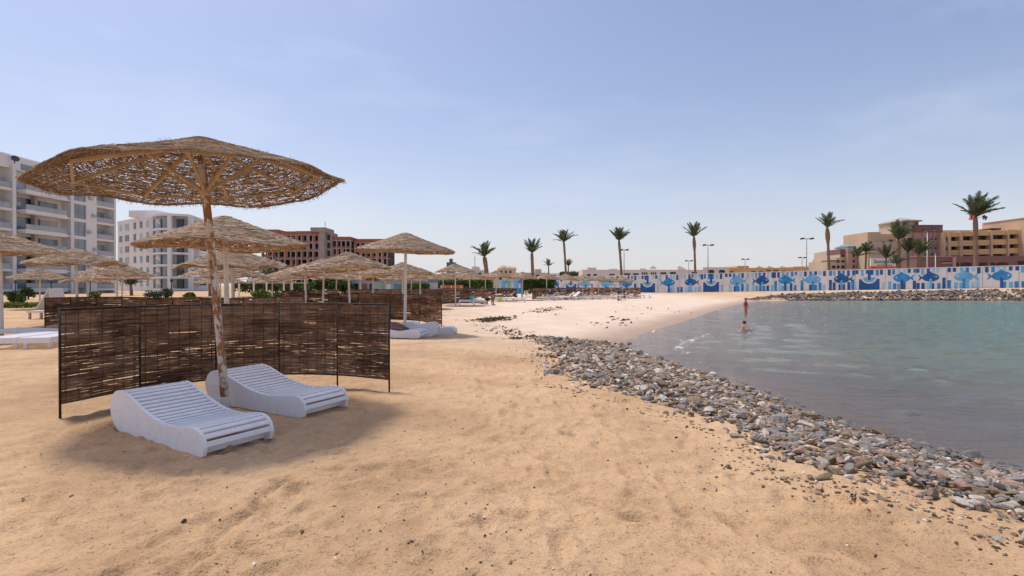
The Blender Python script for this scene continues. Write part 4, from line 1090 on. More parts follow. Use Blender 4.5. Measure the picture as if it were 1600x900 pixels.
W1 = [(917, 923, 428, 434, ('glass_dark',)), (927, 933, 428, 434, ('glass_dark',)), (952, 960, 428, 433, 'glass_dark'), (975, 985, 427, 432, 'glass_dark'), (989, 998, 427, 432, 'glass_dark')] + \
     [(1003 + q * 3.2, 1005 + q * 3.2, 425.5, 431, 'glass_dark') for q in range(3)] + [(1017 + q * 3.2, 1019 + q * 3.2, 425.5, 431, 'glass_dark') for q in range(3)] + [(1032, 1041, 425.5, 430, 'glass_dark'), (1047, 1056, 425, 430, 'glass_dark'), (1081, 1089, 425, 431, 'glass_dark'), (1107, 1116, 421.5, 428, ('glass_dark',)), (1123, 1133, 421.5, 428, ('glass_dark',))]
simple_building('white_arcade', 'long low white building with arched windows behind the mural wall', 910, 1138, 421.5, 150, 14, 'farwhite', W1, parapets=[(918, 932, 418), (952, 965, 420), (1000, 1010, 419.5), (1060, 1072, 419.5), (1099, 1137, 417.5)])
W2 = [(1141, 1146, 424, 427, 'glass_dark'), (1174, 1181, 423.5, 427, 'glass_dark'), (1186, 1193, 423.5, 427, 'glass_dark')] + [(1197 + q * 2.6, 1198.6 + q * 2.6, 421.5, 426, 'glass_dark') for q in range(3)] + [(1209 + q * 2.6, 1210.6 + q * 2.6, 421.5, 426, 'glass_dark') for q in range(3)] + [(1221, 1228, 423, 426, 'glass_dark'), (1233, 1239, 423, 426, 'glass_dark'), (1274, 1277, 421, 424, ('glass_dark',)), (1279, 1282, 421, 424, ('glass_dark',))]
simple_building('ochre_arcade', 'long low ochre building behind the mural wall right of the white one', 1139, 1284, 418.5, 152, 14, 'ochre', W2, parapets=[(1153, 1171, 415.3), (1240, 1256, 416.5)], dome=[(1275, 0.9, 418), (1281, 0.9, 418)])
for i_, x in enumerate((1020, 1062, 1186, 1202, 1222)):
    cl = thing('rooftop_unit', ['white', 'grey', 'second white', 'third white', 'last white'][i_] + ' small unit on the roof line %s' % ['left of the bulbous palm', 'beside the bulbous palm', 'left of the middle lamp', 'on the ochre roof middle', 'on the ochre roof right part'][i_], 'roof unit', (PX(x, 155), 155, ZY(418.8, 155)))
    MB().box(-0.9, -0.5, -0.3, 0.9, 0.5, 0.35).build('tank', M['farwhite'], cl); MB().box(-0.2, -0.2, 0.351, 0.2, 0.2, 0.6).build('lid', M['steel'], cl)

# --- resort hotel on the right, in three joined blocks
def multi(name, label, Y, boxes, wins, cx):
    org = (PX(cx, Y), Y + 6, 0)
    t = thing(name, label, 'building', org)
    for (nm, x0, x1, yt, yb, dy, dp, mt) in boxes:
        B(org, nm, mt, t, (PX(x0, Y), Y + dy, ZY(yb, Y) if yb else -0.5, PX(x1, Y), Y + dy + dp, ZY(yt, Y)))
    for (x0, x1, y0, y1, dy, mt) in wins:
        w = B(org, 'window', mt, t, (PX(x0, Y), Y + dy - 0.08, ZY(y1, Y), PX(x1, Y), Y + dy + 0.15, ZY(y0, Y)))
        B(org, 'sill', 'cream', w, (PX(x0, Y) - 0.05, Y + dy - 0.3, ZY(y1, Y) - 0.18, PX(x1, Y) + 0.05, Y + dy - 0.085, ZY(y1, Y) - 0.006))
    return t, org
def pyramid(org, t, x0, x1, yb, yt, Y, dy, dp, mt):
    X0, X1 = PX(x0, Y), PX(x1, Y); z0, z1 = ZY(yb, Y), ZY(yt, Y); b = MB(org)
    b.add([(X0, Y + dy, z0), (X1, Y + dy, z0), (X1, Y + dy + dp, z0), (X0, Y + dy + dp, z0), ((X0 + X1) / 2, Y + dy + dp / 2, z1),
           (X0, Y + dy, z0 - 0.3), (X1, Y + dy, z0 - 0.3), (X1, Y + dy + dp, z0 - 0.3), (X0, Y + dy + dp, z0 - 0.3)], [(0, 1, 4), (1, 2, 4), (2, 3, 4), (3, 0, 4), (5, 6, 1, 0), (6, 7, 2, 1), (7, 8, 3, 2), (8, 5, 0, 3), (8, 7, 6, 5)])
    b.build('roof', M[mt], t)
wl = []
for y0, y1, xs in ((397.5, 402, [(1314, 1319), (1328, 1333), (1337, 1341)]), (406.5, 410.5, [(1307.5, 1311.5), (1314.5, 1319), (1328, 1333), (1337, 1342)]), (415, 419.5, [(1300, 1305), (1307.5, 1311.5), (1314.5, 1319), (1328, 1333), (1335.5, 1340), (1342, 1346)])):
    for a, b_ in xs: wl.append((a, b_, y0, y1, {True: 0.0, False: -0.5}[a < 1327], 'glass_dark'))
t, org = multi('hotel_left_wing', 'stepped hotel wing with a teal roofed turret left of the signboard', 140,
  [('wall', 1296.5, 1306.3, 407.5, None, 0, 10, 'cream'), ('wall', 1306.3, 1312, 402.5, None, 0.02, 11, 'cream'), ('wall', 1312, 1320, 391, None, 0.0, 12, 'cream'), ('maroon_panel', 1311.6, 1320, 389.3, 397, -0.2, 6, 'maroon'),
   ('pier', 1320, 1327.4, 389.6, None, -1.2, 12, 'pink'), ('wall', 1327.4, 1347, 392, None, -0.5, 14, 'pink'), ('maroon_panel', 1327.3, 1347.1, 391, 396, -0.8, 10, 'maroon'), ('turret', 1328.5, 1344, 384, 391, 1, 5, 'farwhite'),
   ('parapet', 1296.4, 1306.4, 406.5, 408.5, -0.15, 4, 'maroon'), ('wall', 1347, 1361, 388, None, 2, 12, 'cream')], wl, 1325)
pyramid(org, t, 1327, 1346, 384.5, 379.5, 140, 0.6, 6, 'teal_roof')
B(org, 'turret_window', 'glass_dark', t, (PX(1337, 140), 140.9, ZY(388.5, 140), PX(1339, 140), 141.02, ZY(385, 140)))
t, org = multi('hotel_main_block', 'cream hotel block with a square tower behind the signboard', 135,
  [('wall', 1356, 1404, 388, None, 0, 14, 'cream'), ('upper_wall', 1359.6, 1404, 377.5, 388, 0.6, 12, 'cream'), ('top_wall', 1359.6, 1380, 362, 377.5, 1.0, 10, 'peach'), ('top_wall', 1380, 1404, 365, 377.5, 1.2, 10, 'peach'), ('cornice', 1356, 1404, 387.2, 388.2, -0.25, 2, 'pink'), ('cornice', 1356, 1404, 395.8, 396.8, -0.2, 0.5, 'pink'),
   ('tower', 1404, 1430.5, 346, None, -0.6, 8, 'cream'), ('tower_shaded_side', 1425.5, 1430.6, 346.5, None, -0.9, 8, 'pink')],  # shading of the tower's right side painted as a pink box
  [(1394, 1399, 374, 377.5, 1.0, 'glass_dark'), (1381.5, 1384, 377, 379, 0.6, 'glass_dark'), (1361.5, 1364.5, 378, 380.5, 0.6, 'glass_dark'), (1407, 1413, 348, 352, -0.6, 'glass_dark'), (1426.5, 1429.5, 348, 352.5, -0.9, 'glass_dark'), (1416, 1422, 372, 376, -0.6, 'glass_dark')], 1390)
pyramid(org, t, 1402, 1432.5, 345.3, 338.2, 135, -1.8, 9, 'grey_roof')
t, org = multi('hotel_pink_block', 'maroon and pink hotel block with small dark square windows', 133,
  [('wall', 1431, 1471.5, 363, None, 0, 14, 'pink'), ('top_wall', 1430.8, 1471.6, 352.3, 363, -0.2, 13, 'maroon'), ('cornice', 1430.5, 1471.8, 351.6, 352.3, -0.4, 13, 'maroon')] +
  [('pilaster', x, x + 1.2, 363, 400, -0.3, 0.6, 'pink') for x in (1440, 1451, 1457.5, 1464, 1470)],
  [(x, x + 3.6, y, y + 4.2, 0, 'glass_dark') for y in (371.5, 386) for x in (1444.5, 1452.6, 1459.2, 1465.6)] + [(1441, 1448, 396, 399.5, 0, 'glass_dark'), (1453.5, 1458, 396, 399.5, 0, 'glass_dark'), (1441.5, 1443.5, 358, 361, -0.2, 'glass_dark'), (1456, 1458, 357, 359.5, -0.2, 'glass_dark')], 1450)
bx2 = [('wall', 1471.5, 1596, 362, None, 1.6, 12, 'ochre')]
wn2 = []
cols = [1471.5, 1480, 1498.5, 1521.5, 1546.5, 1572.5, 1591]
for i_ in range(len(cols)):
    bx2.append(('column', cols[i_], cols[i_] + (4.0 if i_ < 3 else 2.6), 363.5 - i_ * 0.9, None, -0.35, 2.0, 'peach'))
for r_, (ya, yb) in enumerate(((364, 371), (377.5, 386), (391.5, 399.8))):
    for i_ in range(len(cols) - 1):
        sk = i_ * (1.0 - 0.1 * r_)
        bx2.append(('parapet' if r_ == 0 else 'balcony_front', cols[i_] + (4.05 if i_ < 3 else 2.65), cols[i_ + 1] - 0.05, ya - sk, yb - sk, 0, 1.4, 'ochre'))
for r_, (ya, yb) in enumerate(((371, 377.5), (386, 391.5), (399.8, 405))):
    for i_ in range(len(cols) - 1):
        sk = i_ * (0.95 - 0.1 * r_); a = cols[i_] + (4.05 if i_ < 3 else 2.65)
        wn2.append((a + 0.2, cols[i_ + 1] - 0.3, ya - sk - 0.2, yb - sk, 1.55, 'maroon'))
        wn2.append((a + (cols[i_ + 1] - a) * 0.55, cols[i_ + 1] - 0.6, ya - sk, yb - sk - 0.2, 1.3, 'glass_dark'))
t, org = multi('hotel_right_wing', 'long ochre hotel wing with open balconies at the right', 132, bx2 + [('end_tower', 1592.5, 1640, 341.5, None, -1.5, 12, 'peach'), ('cornice', 1591.5, 1640, 341, 342.2, -1.8, 12, 'pink'), ('roof_panel', 1477, 1486, 361.2, 362.2, 5, 4, 'dark_steel'), ('roof_panel', 1496, 1506, 360, 361.2, 5, 4, 'dark_steel'), ('roof_panel', 1529, 1541, 357.5, 359.5, 4, 4, 'dark_steel'), ('roof_panel', 1570, 1587, 353.8, 356.3, 4, 4, 'dark_steel'), ('top_wall', 1480, 1592.4, 358, 362.1, 2.6, 8, 'ochre')], wn2 + [(1596, 1600, 350, 356, -1.5, 'glass_dark'), (1596, 1600, 364, 370, -1.5, 'glass_dark'), (1596, 1600, 378, 384, -1.5, 'glass_dark')], 1530)
t, org = multi('maroon_garden_wall', 'low maroon wing with arched openings right behind the mural wall', 118,
  [('wall', 1433, 1489, 401.5, None, 0, 8, 'maroon'), ('wall', 1489, 1640, 399.8, None, 0.4, 8, 'maroon'), ('pier', 1487, 1492, 400.5, None, -0.3, 2, 'pink'), ('coping', 1432, 1489, 400.6, 401.5, -0.3, 8, 'pink')],
  [(1469, 1485, 408.5, 410.3, 0, 'interior_shade'), (1593, 1612, 408, 415, 0.4, 'interior_shade')], 1500)
for (a, b_) in ((1493, 1500), (1503, 1520), (1530, 1545), (1550, 1557), (1559, 1577)):
    xa_, xb_ = PX(a, 118), PX(b_, 118); c = (xa_ + xb_) / 2; r = (xb_ - xa_) / 2; z0 = ZY(418, 118); z1 = ZY(411.5, 118)
    pts = [(xa_, z0), (xb_, z0)] + [(c + r * math.cos(q), z1 + (ZY(410, 118) - z1) * math.sin(q)) for q in np.linspace(0, math.pi, 9)]
    MB(org).prism(pts, Matrix(((1, 0, 0, 0), (0, 0, 1, 118.32), (0, 1, 0, 0), (0, 0, 0, 1))), 0.06).build('arched_opening', M['interior_shade'], t)
# sign board
Ys = 112.0
sg = thing('hotel_signboard', 'white signboard reading Sunny Days over a red strip, behind palms', 'sign', (PX(1380, Ys), Ys, 0))
so = sg.location
B(so, 'board', 'sign_white', sg, (PX(1360.5, Ys), Ys, ZY(416, Ys), PX(1402, Ys), Ys + 0.3, ZY(403.5, Ys)))
B(so, 'red_strip', 'sign_red', sg, (PX(1360.5, Ys), Ys - 0.02, ZY(420, Ys), PX(1402, Ys), Ys + 0.28, ZY(416.02, Ys)))
for x in (1364, 1381, 1398): B(so, 'post', 'steel', sg, (PX(x, Ys), Ys + 0.31, 0, PX(x, Ys) + 0.2, Ys + 0.5, ZY(404, Ys)))
def text(body, size, x, y, z, mat, parent, name, off):
    cu = bpy.data.curves.new(name, 'FONT'); cu.body = body; cu.size = size; cu.extrude = 0.015; cu.shear = 0.25
    o = bpy.data.objects.new(name, cu); COL.objects.link(o)
    o.location = (x - off[0], y - off[1], z - off[2]); o.rotation_euler = (R_(90), 0, 0); o.parent = parent
    cu.materials.append(M[mat]); bpy.context.view_layer.update()
    me = bpy.data.meshes.new_from_object(o.evaluated_get(bpy.context.evaluated_depsgraph_get()))
    o2 = link(name, me, None, parent, o.location.copy(), o.rotation_euler.copy()); bpy.data.objects.remove(o)
    return o2
text('Sunny Days', 1.12, PX(1364.5, Ys), Ys - 0.03, ZY(411.3, Ys), 'sign_ink', sg, 'lettering', so)
for q in range(9):
    if q == 5: continue
    xa = 1370.5 + q * 2.7
    B(so, 'small_line_mark', 'sign_ink', sg, (PX(xa, Ys), Ys - 0.03, ZY(415, Ys), PX(xa + 2.0, Ys), Ys - 0.005, ZY(413.7, Ys)))
for i_, x in enumerate((1448.5, 1461.5)):
    fp = thing('flag_pole', ['left', 'right'][i_] + ' bare white flag pole before the maroon wing', 'flag pole', (PX(x, 105), 105, 0), group='white flag poles')
    MB().tube([(0, 0, 0), (0, 0, ZY(364 if i_ == 0 else 398, 105))], [0.1, 0.06], 8).build('pole', M['sign_white'], fp, True)
    MB().tube([(0, 0, ZY(364 if i_ == 0 else 398, 105)), (0, 0, ZY(364 if i_ == 0 else 398, 105) + 0.25)], [0.12, 0.05], 8).build('finial', M['steel'], fp)

# ------------------------------------------------------------------ mural wall
WA = Vector((99.0, 65.8)); WD = Vector((-50, 29)).normalized(); WN = Vector((-WD.y, WD.x)) # WN points towards the sea / camera
if WN.y > 0: WN = -WN
def wall_u(px):
    k = (px - 800) / F          # X = k*Y
    # WA + u*WD : WA.x+u*dx = k*(WA.y+u*dy)
    return (k * WA.y - WA.x) / (WD.x - k * WD.y)
def wall_pt(u): return WA + WD * u
def wz0(X): return float(wall_base(X)) - 0.1
def wz1(X): return float(np.interp(X, [0, 28, 78, 100], [3.3, 3.62, 4.5, 4.85]))
mw = thing('mural_wall', 'long white wall painted with blue fish and stripes across the bay', 'wall', (wall_pt(60).x, wall_pt(60).y, 0))
mo = mw.location
MOT = [(846, 'b'), (867, 'd'), (892, 's'), (915, 'l'), (947, 'l'), (979, 'b'), (1012, 's'), (1045, 'b'), (1079, 'd'), (1111, 's'), (1151, 'l'), (1191, 'd'), (1227, 'b'), (1270, 'l'), (1315, 'd'), (1358, 's'), (1409, 'b'), (1454, 'd'), (1506, 'l'), (1565, 'b'), (1620, 'd')]
us = [wall_u(p) for p, _ in MOT]
def wp(u, b, proud):
    p = wall_pt(u); z0, z1 = wz0(p.x), wz1(p.x)
    return Vector((p.x + WN.x * proud, p.y + WN.y * proud, z0 + (z1 - z0) * b))
def paint(pieces, name, mat, parent, proud):
    b = MB(mo)
    for pts in pieces:
        n = len(pts)
        b.add([wp(u, v, proud) for u, v in pts] + [wp(u, v, proud - 0.02) for u, v in pts], [tuple(range(n)), tuple(range(n, 2 * n))[::-1]] + [((i + 1) % n, i, n + i, n + (i + 1) % n) for i in range(n)])
    return b.build(name, M[mat], parent)
bounds = [us[0] + (us[0] - us[1]) / 2] + [(a + b_) / 2 for a, b_ in zip(us[:-1], us[1:])] + [us[-1] - (us[-2] - us[-1]) / 2]
rw = random.Random(5)
for i_, ((px, ty), u) in enumerate(zip(MOT, us)):
    ua, ub = bounds[i_], bounds[i_ + 1]; Lp = abs(ub - ua)
    b = MB(mo)
    ua -= 0.03; ub += 0.03; tj = rw.uniform(-0.012, 0.004)
    c = [(ua, 0), (ub, 0), (ub, 1 + tj), (ua, 1 + tj)]
    b.add([wp(q, v, 0.0) for q, v in c] + [wp(q, v, -0.3) for q, v in c], [(0, 1, 2, 3), (7, 6, 5, 4), (1, 0, 4, 5), (2, 1, 5, 6), (3, 2, 6, 7), (0, 3, 7, 4)])
    pan = b.build('wall_panel', M['wall_white'], mw)
    cop = MB(mo); p0, p1 = wp(ua, 1, -0.15), wp(ub, 1, -0.15); cop.bar(p0 + Vector((0, 0, 0.055)), p1 + Vector((0, 0, 0.055)), 0.36, 0.1).build('coping', M['wall_white'], pan)
    sgn = 1 if i_ % 2 else -1
    s = Lp / 4.7
    groups = {'p_dark': [], 'p_mid': [], 'p_light': [], 'p_pale': []}
    def stripe(uc, w, v0, v1, mt): groups[mt].append([(uc - w / 2, v0), (uc + w / 2, v0), (uc + w / 2, v1), (uc - w / 2, v1)])
    for k in range(6):
        uc = u + (k - 2.5) * 0.78 * s + rw.uniform(-0.1, 0.1)
        if abs(uc - u) > Lp * 0.47: continue
        if rw.random() < 0.95: stripe(uc, 0.46 * s, rw.choice([0.70, 0.74, 0.80]), 0.985, rw.choice(['p_dark', 'p_mid', 'p_light', 'p_pale', 'p_dark']))
    if ty != 's':
        for k in range(6):
            uc = u + (k - 2.5) * 0.76 * s + rw.uniform(-0.12, 0.12)
            if rw.random() < 0.85: stripe(uc, 0.50 * s, 0.03, rw.choice([0.42, 0.32, 0.55 if k in (0, 5) else 0.3]), rw.choice(['p_dark', 'p_mid', 'p_light', 'p_pale']))
    else:
        for k in (-1, 1): stripe(u + k * 2.2 * s, 0.34 * s, 0.05, rw.choice([0.4, 0.55]), rw.choice(['p_light', 'p_pale']))
        groups['p_dark'].append([(u - 1.62 * s, 0.03), (u + 1.62 * s, 0.03), (u + 1.62 * s, 0.55), (u - 1.62 * s, 0.55)])
    for mt, ps in groups.items():
        if ps: paint(ps, 'painted_stripes', mt, pan, 0.024)
    H = wz1(wall_pt(u).x) - wz0(wall_pt(u).x)
    if ty == 's':
        def semi(r, v0): return [(u + r * math.cos(a), v0 - r / H * math.sin(a) * 0.95) for a in np.linspace(0, math.pi, 17)]
        paint([semi(1.22 * s, 0.62)], 'painted_ring', 'wall_white', pan, 0.034)
        paint([semi(0.98 * s, 0.62)], 'painted_half_disc', 'p_light', pan, 0.044)
        paint([[(u - 0.22 * s, 0.5), (u + 0.22 * s, 0.5), (u + 0.22 * s, 0.985), (u - 0.22 * s, 0.985)]], 'painted_bar', 'p_dark', pan, 0.054)
    else:
        mt = {'d': 'p_dark', 'b': 'p_mid', 'l': 'p_light'}[ty]
        ry = 0.85 * s / H
        body = [(u + 1.30 * s * math.cos(a), 0.56 + ry * math.sin(a) * (1.0 if math.sin(a) > 0 else 0.9)) for a in np.linspace(0, 2 * math.pi, 26, endpoint=False)]
        fish = paint([body], 'painted_fish', mt, pan, 0.036)
        tail = [(u + sgn * 1.15 * s, 0.56), (u + sgn * 1.95 * s, 0.56 + ry * 0.8), (u + sgn * 1.65 * s, 0.56), (u + sgn * 1.95 * s, 0.56 - ry * 0.8)]
        fin = [(u - 0.5 * s, 0.56 + ry * 0.8), (u + 0.1 * s, 0.56 + ry * 1.45), (u + 0.6 * s, 0.56 + ry * 0.75)]
        b1 = paint([tail if sgn < 0 else tail[::-1], fin], 'painted_tail', mt, pan, 0.033)
        paint([[(u - sgn * 0.85 * s + 0.13 * s * math.cos(a), 0.60 + 0.13 * s / H * math.sin(a)) for a in np.linspace(0, 6.28, 10, endpoint=False)]], 'painted_eye', 'wall_white', pan, 0.046)
        paint([[(u - 0.2 * s, 0.03), (u + 0.2 * s, 0.03), (u + 0.2 * s, 0.5), (u - 0.2 * s, 0.5)]], 'painted_bar', {'d': 'p_light', 'b': 'p_dark', 'l': 'p_mid'}[ty], pan, 0.046)

# patterned banner left of the hedge
bn = thing('patterned_banner', 'blue and teal patterned banner fence left of the dark green hedge', 'banner', (PX(797, 62), 62, 0))
for k, (a, b_, mt) in enumerate([(778, 784, 'p_pale'), (784, 789, 'p_light'), (789, 794, 'towel_teal'), (794, 798, 'shop_green'), (798, 803, 'p_pale'), (803, 809, 'p_light'), (809, 815, 'p_mid')]):
    MB(bn.location).box(PX(a, 62), 62, ZY(459 if k > 4 else 455, 62), PX(b_, 62) - 0.01, 62.06, ZY(438, 62)).build('banner_panel', M[mt], bn)
    if k % 2 == 0: MB(bn.location).box(PX(a + 1, 62), 61.97, ZY(450, 62), PX(b_ - 1.5, 62), 61.99, ZY(443, 62)).build('printed_square', M['sign_white'], bn)
for x in (778, 797, 815): MB(bn.location).tube([(PX(x, 62.1), 62.12, -0.3), (PX(x, 62.1), 62.12, ZY(437.5, 62))], 0.05, 6).build('post', M['steel'], bn)
# ------------------------------------------------------------------ palms
def frond_mesh(seed, droop, nl=26):
    g = random.Random(seed); b = MB()
    pts = []
    for k in range(8):
        t = k / 7; pts.append(Vector((t * (1 - 0.12 * droop * t), 0, -0.55 * droop * t * t)))
    b.tube(pts, [0.018 * (1 - 0.8 * k / 7) for k in range(8)], 4, 0.6)
    for k in range(nl):
        t = 0.14 + 0.86 * k / (nl - 1); q = t * 7; i = min(int(q), 6); p = pts[i].lerp(pts[i + 1], q - i)
        d = (pts[i + 1] - pts[i]).normalized(); ll = 0.27 * math.sin(math.pi * min(1, 0.18 + 0.80 * t)) ** 0.7 * g.uniform(0.85, 1.1)
        for s in (-1, 1):
            up = d.cross(Vector((0, 1, 0))); up = -up if up.z < 0 else up
            dirv = (d * 0.75 + Vector((0, s, 0)) * 0.75 + up * g.uniform(-0.1, 0.35)).normalized()
            a = p + dirv * ll * 0.5 + d * 0.016; c = p + dirv * ll + Vector((0, 0, -0.03))
            b.add([p - d * 0.014, p + d * 0.014, a + Vector((0, 0, 0.005)), c, a - d * 0.03], [(0, 1, 2, 3, 4)], g.uniform(0.1, 0.95))
    mm = b.mesh('frond'); mm.materials.append(M['frond'])
    return mm
FRONDS = [frond_mesh(i, d) for i, d in enumerate((0.12, 0.35, 0.7, 0.25))]
def palm(label, x, Y, y_heart, L, nf_, r=0.28, x0=None, wind=0.0, spread=1.0, bulge=1.5, group='date palms', top=85, dates=False):
    nf = int(nf_ * 0.8); X = PX(x, Y); z = ZY(y_heart, Y); X0 = PX(x0 if x0 is not None else x, Y); zg = float(np.clip(zt(np.array([X0]), np.array([Y]))[0], -0.2, 1.2))
    t = thing('palm_tree', label, 'palm', (X0, Y, zg), 0, group)
    pts = []; rads = []; g = random.Random(int(x))
    n = 26
    for k in range(n):
        q = k / (n - 1); pts.append(((X - X0) * (q ** 1.6), 0.05 * math.sin(q * 5), -0.3 + (z - zg + 0.3) * q))
        rr_ = r * (1.12 - 0.3 * q) * (1 + 0.06 * (k % 2)) * (1.0 + (0.5 if k == 0 else 0))
        if q > 0.76: rr_ *= 1 + (bulge - 1) * math.sin(math.pi * min(1, (q - 0.76) / 0.26)) ** 1.0
        rads.append(rr_)
    MB().tube(pts, rads, 10).build('trunk', M['trunk'], t, True)
    for k in range(nf):
        az = k * 2.39996 + g.uniform(-0.25, 0.25); e = R_(top - (k / nf) ** 0.9 * 50 * spread + g.uniform(-7, 7))
        dirx = math.cos(az) * math.cos(e) + wind * 0.35; diry = math.sin(az) * math.cos(e)
        az2 = math.atan2(diry, dirx); h_ = math.hypot(dirx, diry); e2 = math.atan2(math.sin(e), h_)
        s = L * 1.15 * g.uniform(0.82, 1.1)
        link('frond', FRONDS[(k + int(x)) % 4 if k > nf * 0.4 else (0 if k % 2 else 3)], None, t, (X - X0, 0, z - zg), (g.uniform(-0.4, 0.4), -e2, az2), (s, s, s))
    if dates:
        for dx, mt in ((-0.9, 'red'), (1.1, 'maroon')):
            b = MB()
            for q in range(26):
                c = Vector((X - X0 + dx * 1.2 + g.uniform(-.3, .3), g.uniform(-.3, .3) - 0.5, z - zg - 0.1 + g.uniform(-.45, .3)))
                b.tube([c, c + Vector((0, 0, 0.16)), c + Vector((0, 0, 0.24))], [0.09, 0.1, 0.03], 5)
            b.build('date_cluster', M[mt], t)
            MB().bar((X - X0, 0, z - zg - 0.1), (X - X0 + dx * 1.2, -0.5, z - zg + 0.1), 0.06, 0.06).build('date_stalk', M['frond'], t)
    return t
palm('thick stubby palm at the left of the palm row', 757, 92, 402, 2.6, 24, 0.40, 763, 0.0, 0.9, 1.15)
palm('palm with a wide flat crown, second from the left in the row', 831, 100, 396, 2.7, 22, 0.32, 833, 0.15, 1.0, 1.1)
palm('tall slender palm with a smaller palm at its foot', 881, 118, 379, 3.0, 26, 0.26, 885, 0, 1.05, 1.15)
palm('tall slender palm left of a double floodlight, before the white arcade', 967, 116, 377, 2.9, 28, 0.28, 972, 0, 0.95, 1.25)
palm('tall palm with a bulb below its crown, centre of the mural wall', 1084, 112, 371, 3.0, 20, 0.25, 1087, 0.0, 0.75, 1.75)
palm('tall palm with a few upright fronds left of the hotel', 1292, 100, 357, 2.9, 15, 0.26, 1296, 0.25, 0.75, 1.85)
palm('tallest full palm with red date clusters before the ochre wing', 1523, 92, 340, 4.0, 34, 0.34, 1526, 0.75, 0.9, 1.25, dates=True)
palm('leaning crowned palm before the hotel tower', 1403, 100, 376, 3.4, 22, 0.42, 1404, 0.5, 0.8, 1.05)
palm('middle small palm right of the signboard', 1418, 101, 395, 2.7, 18, 0.30, 1418, 0.2, 0.6, 1.05)
palm('small windblown palm before the pink hotel block', 1435, 98, 399, 2.9, 18, 0.26, 1433, 0.8, 0.85, 1.05)
palm('small palm partly covering the signboard', 1384, 98, 405, 2.6, 18, 0.18, 1385, 0.1, 0.7, 1.05)
palm('low young palm at the right edge of the signboard', 1401, 96, 413, 2.0, 16, 0.16, 1401, 0.0, 1.1, 1.05)
palm('dark palm before the stepped hotel wing', 1340, 118, 401, 2.3, 18, 0.2, 1341, 0, 1.3, 1.05)
palm('dark dense palm left of the signboard', 1353, 118, 394, 2.3, 20, 0.22, 1352, 0, 1.3, 1.05)
palm('small far palm between the two taller ones', 857, 165, 416, 2.2, 16, 0.22, 858, 0, 1.4, 1.0)
palm('small palm at the foot of the tall slender one', 888, 150, 417, 2.0, 14, 0.22, 888, 0, 0.6, 1.0)
palm('short palm behind the parasols left of the rounded block corner', 205, 75, 446, 2.4, 20, 0.2, 205, 0, 1.2, 1.0)
palm('short palm beside the rusty pole, behind the third parasol', 328, 70, 437, 2.2, 20, 0.2, 328, 0, 1.2, 1.0)

# ------------------------------------------------------------------ lamps
def floodlight(label, x, Y, ytop, w=10.0):
    X = PX(x, Y); H = ZY(ytop, Y); t = thing('floodlight_mast', label, 'lamp post', (X, Y, 0), 0, 'floodlight masts')
    MB().tube([(0, 0, -0.3), (0, 0, H)], [0.14, 0.08], 8).build('pole', M['steel'], t, True)
    hw = w / 2 * Y / F
    MB().box(-hw, -0.05, H - 0.02, hw, 0.05, H + 0.12).build('cross_arm', M['steel'], t)
    for s in (-1, 1):
        MB().bar((s * hw - 0.35, -0.1, H + 0.02), (s * hw + 0.35, -0.35, H + 0.12), 0.45, 0.32).build('floodlight_head', M['dark_steel'], t)
    for k in range(6):
        MB().box(0.09, -0.03, H * 0.5 + k * H * 0.08, 0.35, 0.03, H * 0.5 + k * H * 0.08 + 0.05).build('step_rung', M['steel'], t)
floodlight('double floodlight mast beside the palm at the white arcade', 975, 125, 391, 9)
floodlight('tall double floodlight mast right of the bulbous palm', 1106, 115, 383.5, 12)
floodlight('tallest double floodlight mast left of the hotel', 1260, 110, 373.5, 15)
floodlight('short double lamp at the left of the tallest floodlight mast', 1253, 140, 403, 8)
floodlight('small double lamp above the ochre building', 1164, 145, 405.5, 8)
floodlight('small double lamp left of the bulbous palm', 1076, 145, 408, 8)
for i_, (x, Y, yt) in enumerate(((24, 62, 448), (80, 62, 448), (141, 62, 447), (268, 62, 446), (412, 62, 446))):
    t = thing('garden_lamp', ['thin dark garden lamp post at the far left', 'thin dark garden lamp post behind the canvas draped bed', 'thin dark garden lamp post under the pink pole parasol', 'thin dark garden lamp post before the rounded block', 'thin dark garden lamp post before the olive tree'][i_], 'lamp post', (PX(x, Y), Y, 0), 0, 'garden lamp posts')
    MB().tube([(0, 0, -0.2), (0, 0, ZY(yt, Y) + 0.4)], 0.06, 6).build('post', M['dark_steel'], t)
    MB().tube([(0, 0, ZY(yt, Y) + 0.4), (0, 0, ZY(yt, Y) + 0.75), (0, 0, ZY(yt, Y) + 0.85)], [0.14, 0.16, 0.05], 8).build('lamp_head', M['dark_steel'], t)
# white pergola frame
pg = thing('white_pergola', 'white post pergola with thin beams behind the middle parasols', 'pergola', (PX(430, 52), 52, 0))
for x in (373, 396, 416, 443, 456, 476): MB(pg.location).box(PX(x, 52) - 0.06, 52, -0.2, PX(x, 52) + 0.06, 52.12, ZY(434.5, 52)).build('post', M['white_pole'], pg)
MB(pg.location).box(PX(366, 52), 51.98, ZY(437, 52), PX(482, 52), 52.02, ZY(435.8, 52)).build('beam', M['white_pole'], pg)
MB(pg.location).box(PX(366, 54), 54, ZY(442.5, 54), PX(482, 54), 54.06, ZY(441.6, 54)).build('beam', M['white_pole'], pg)

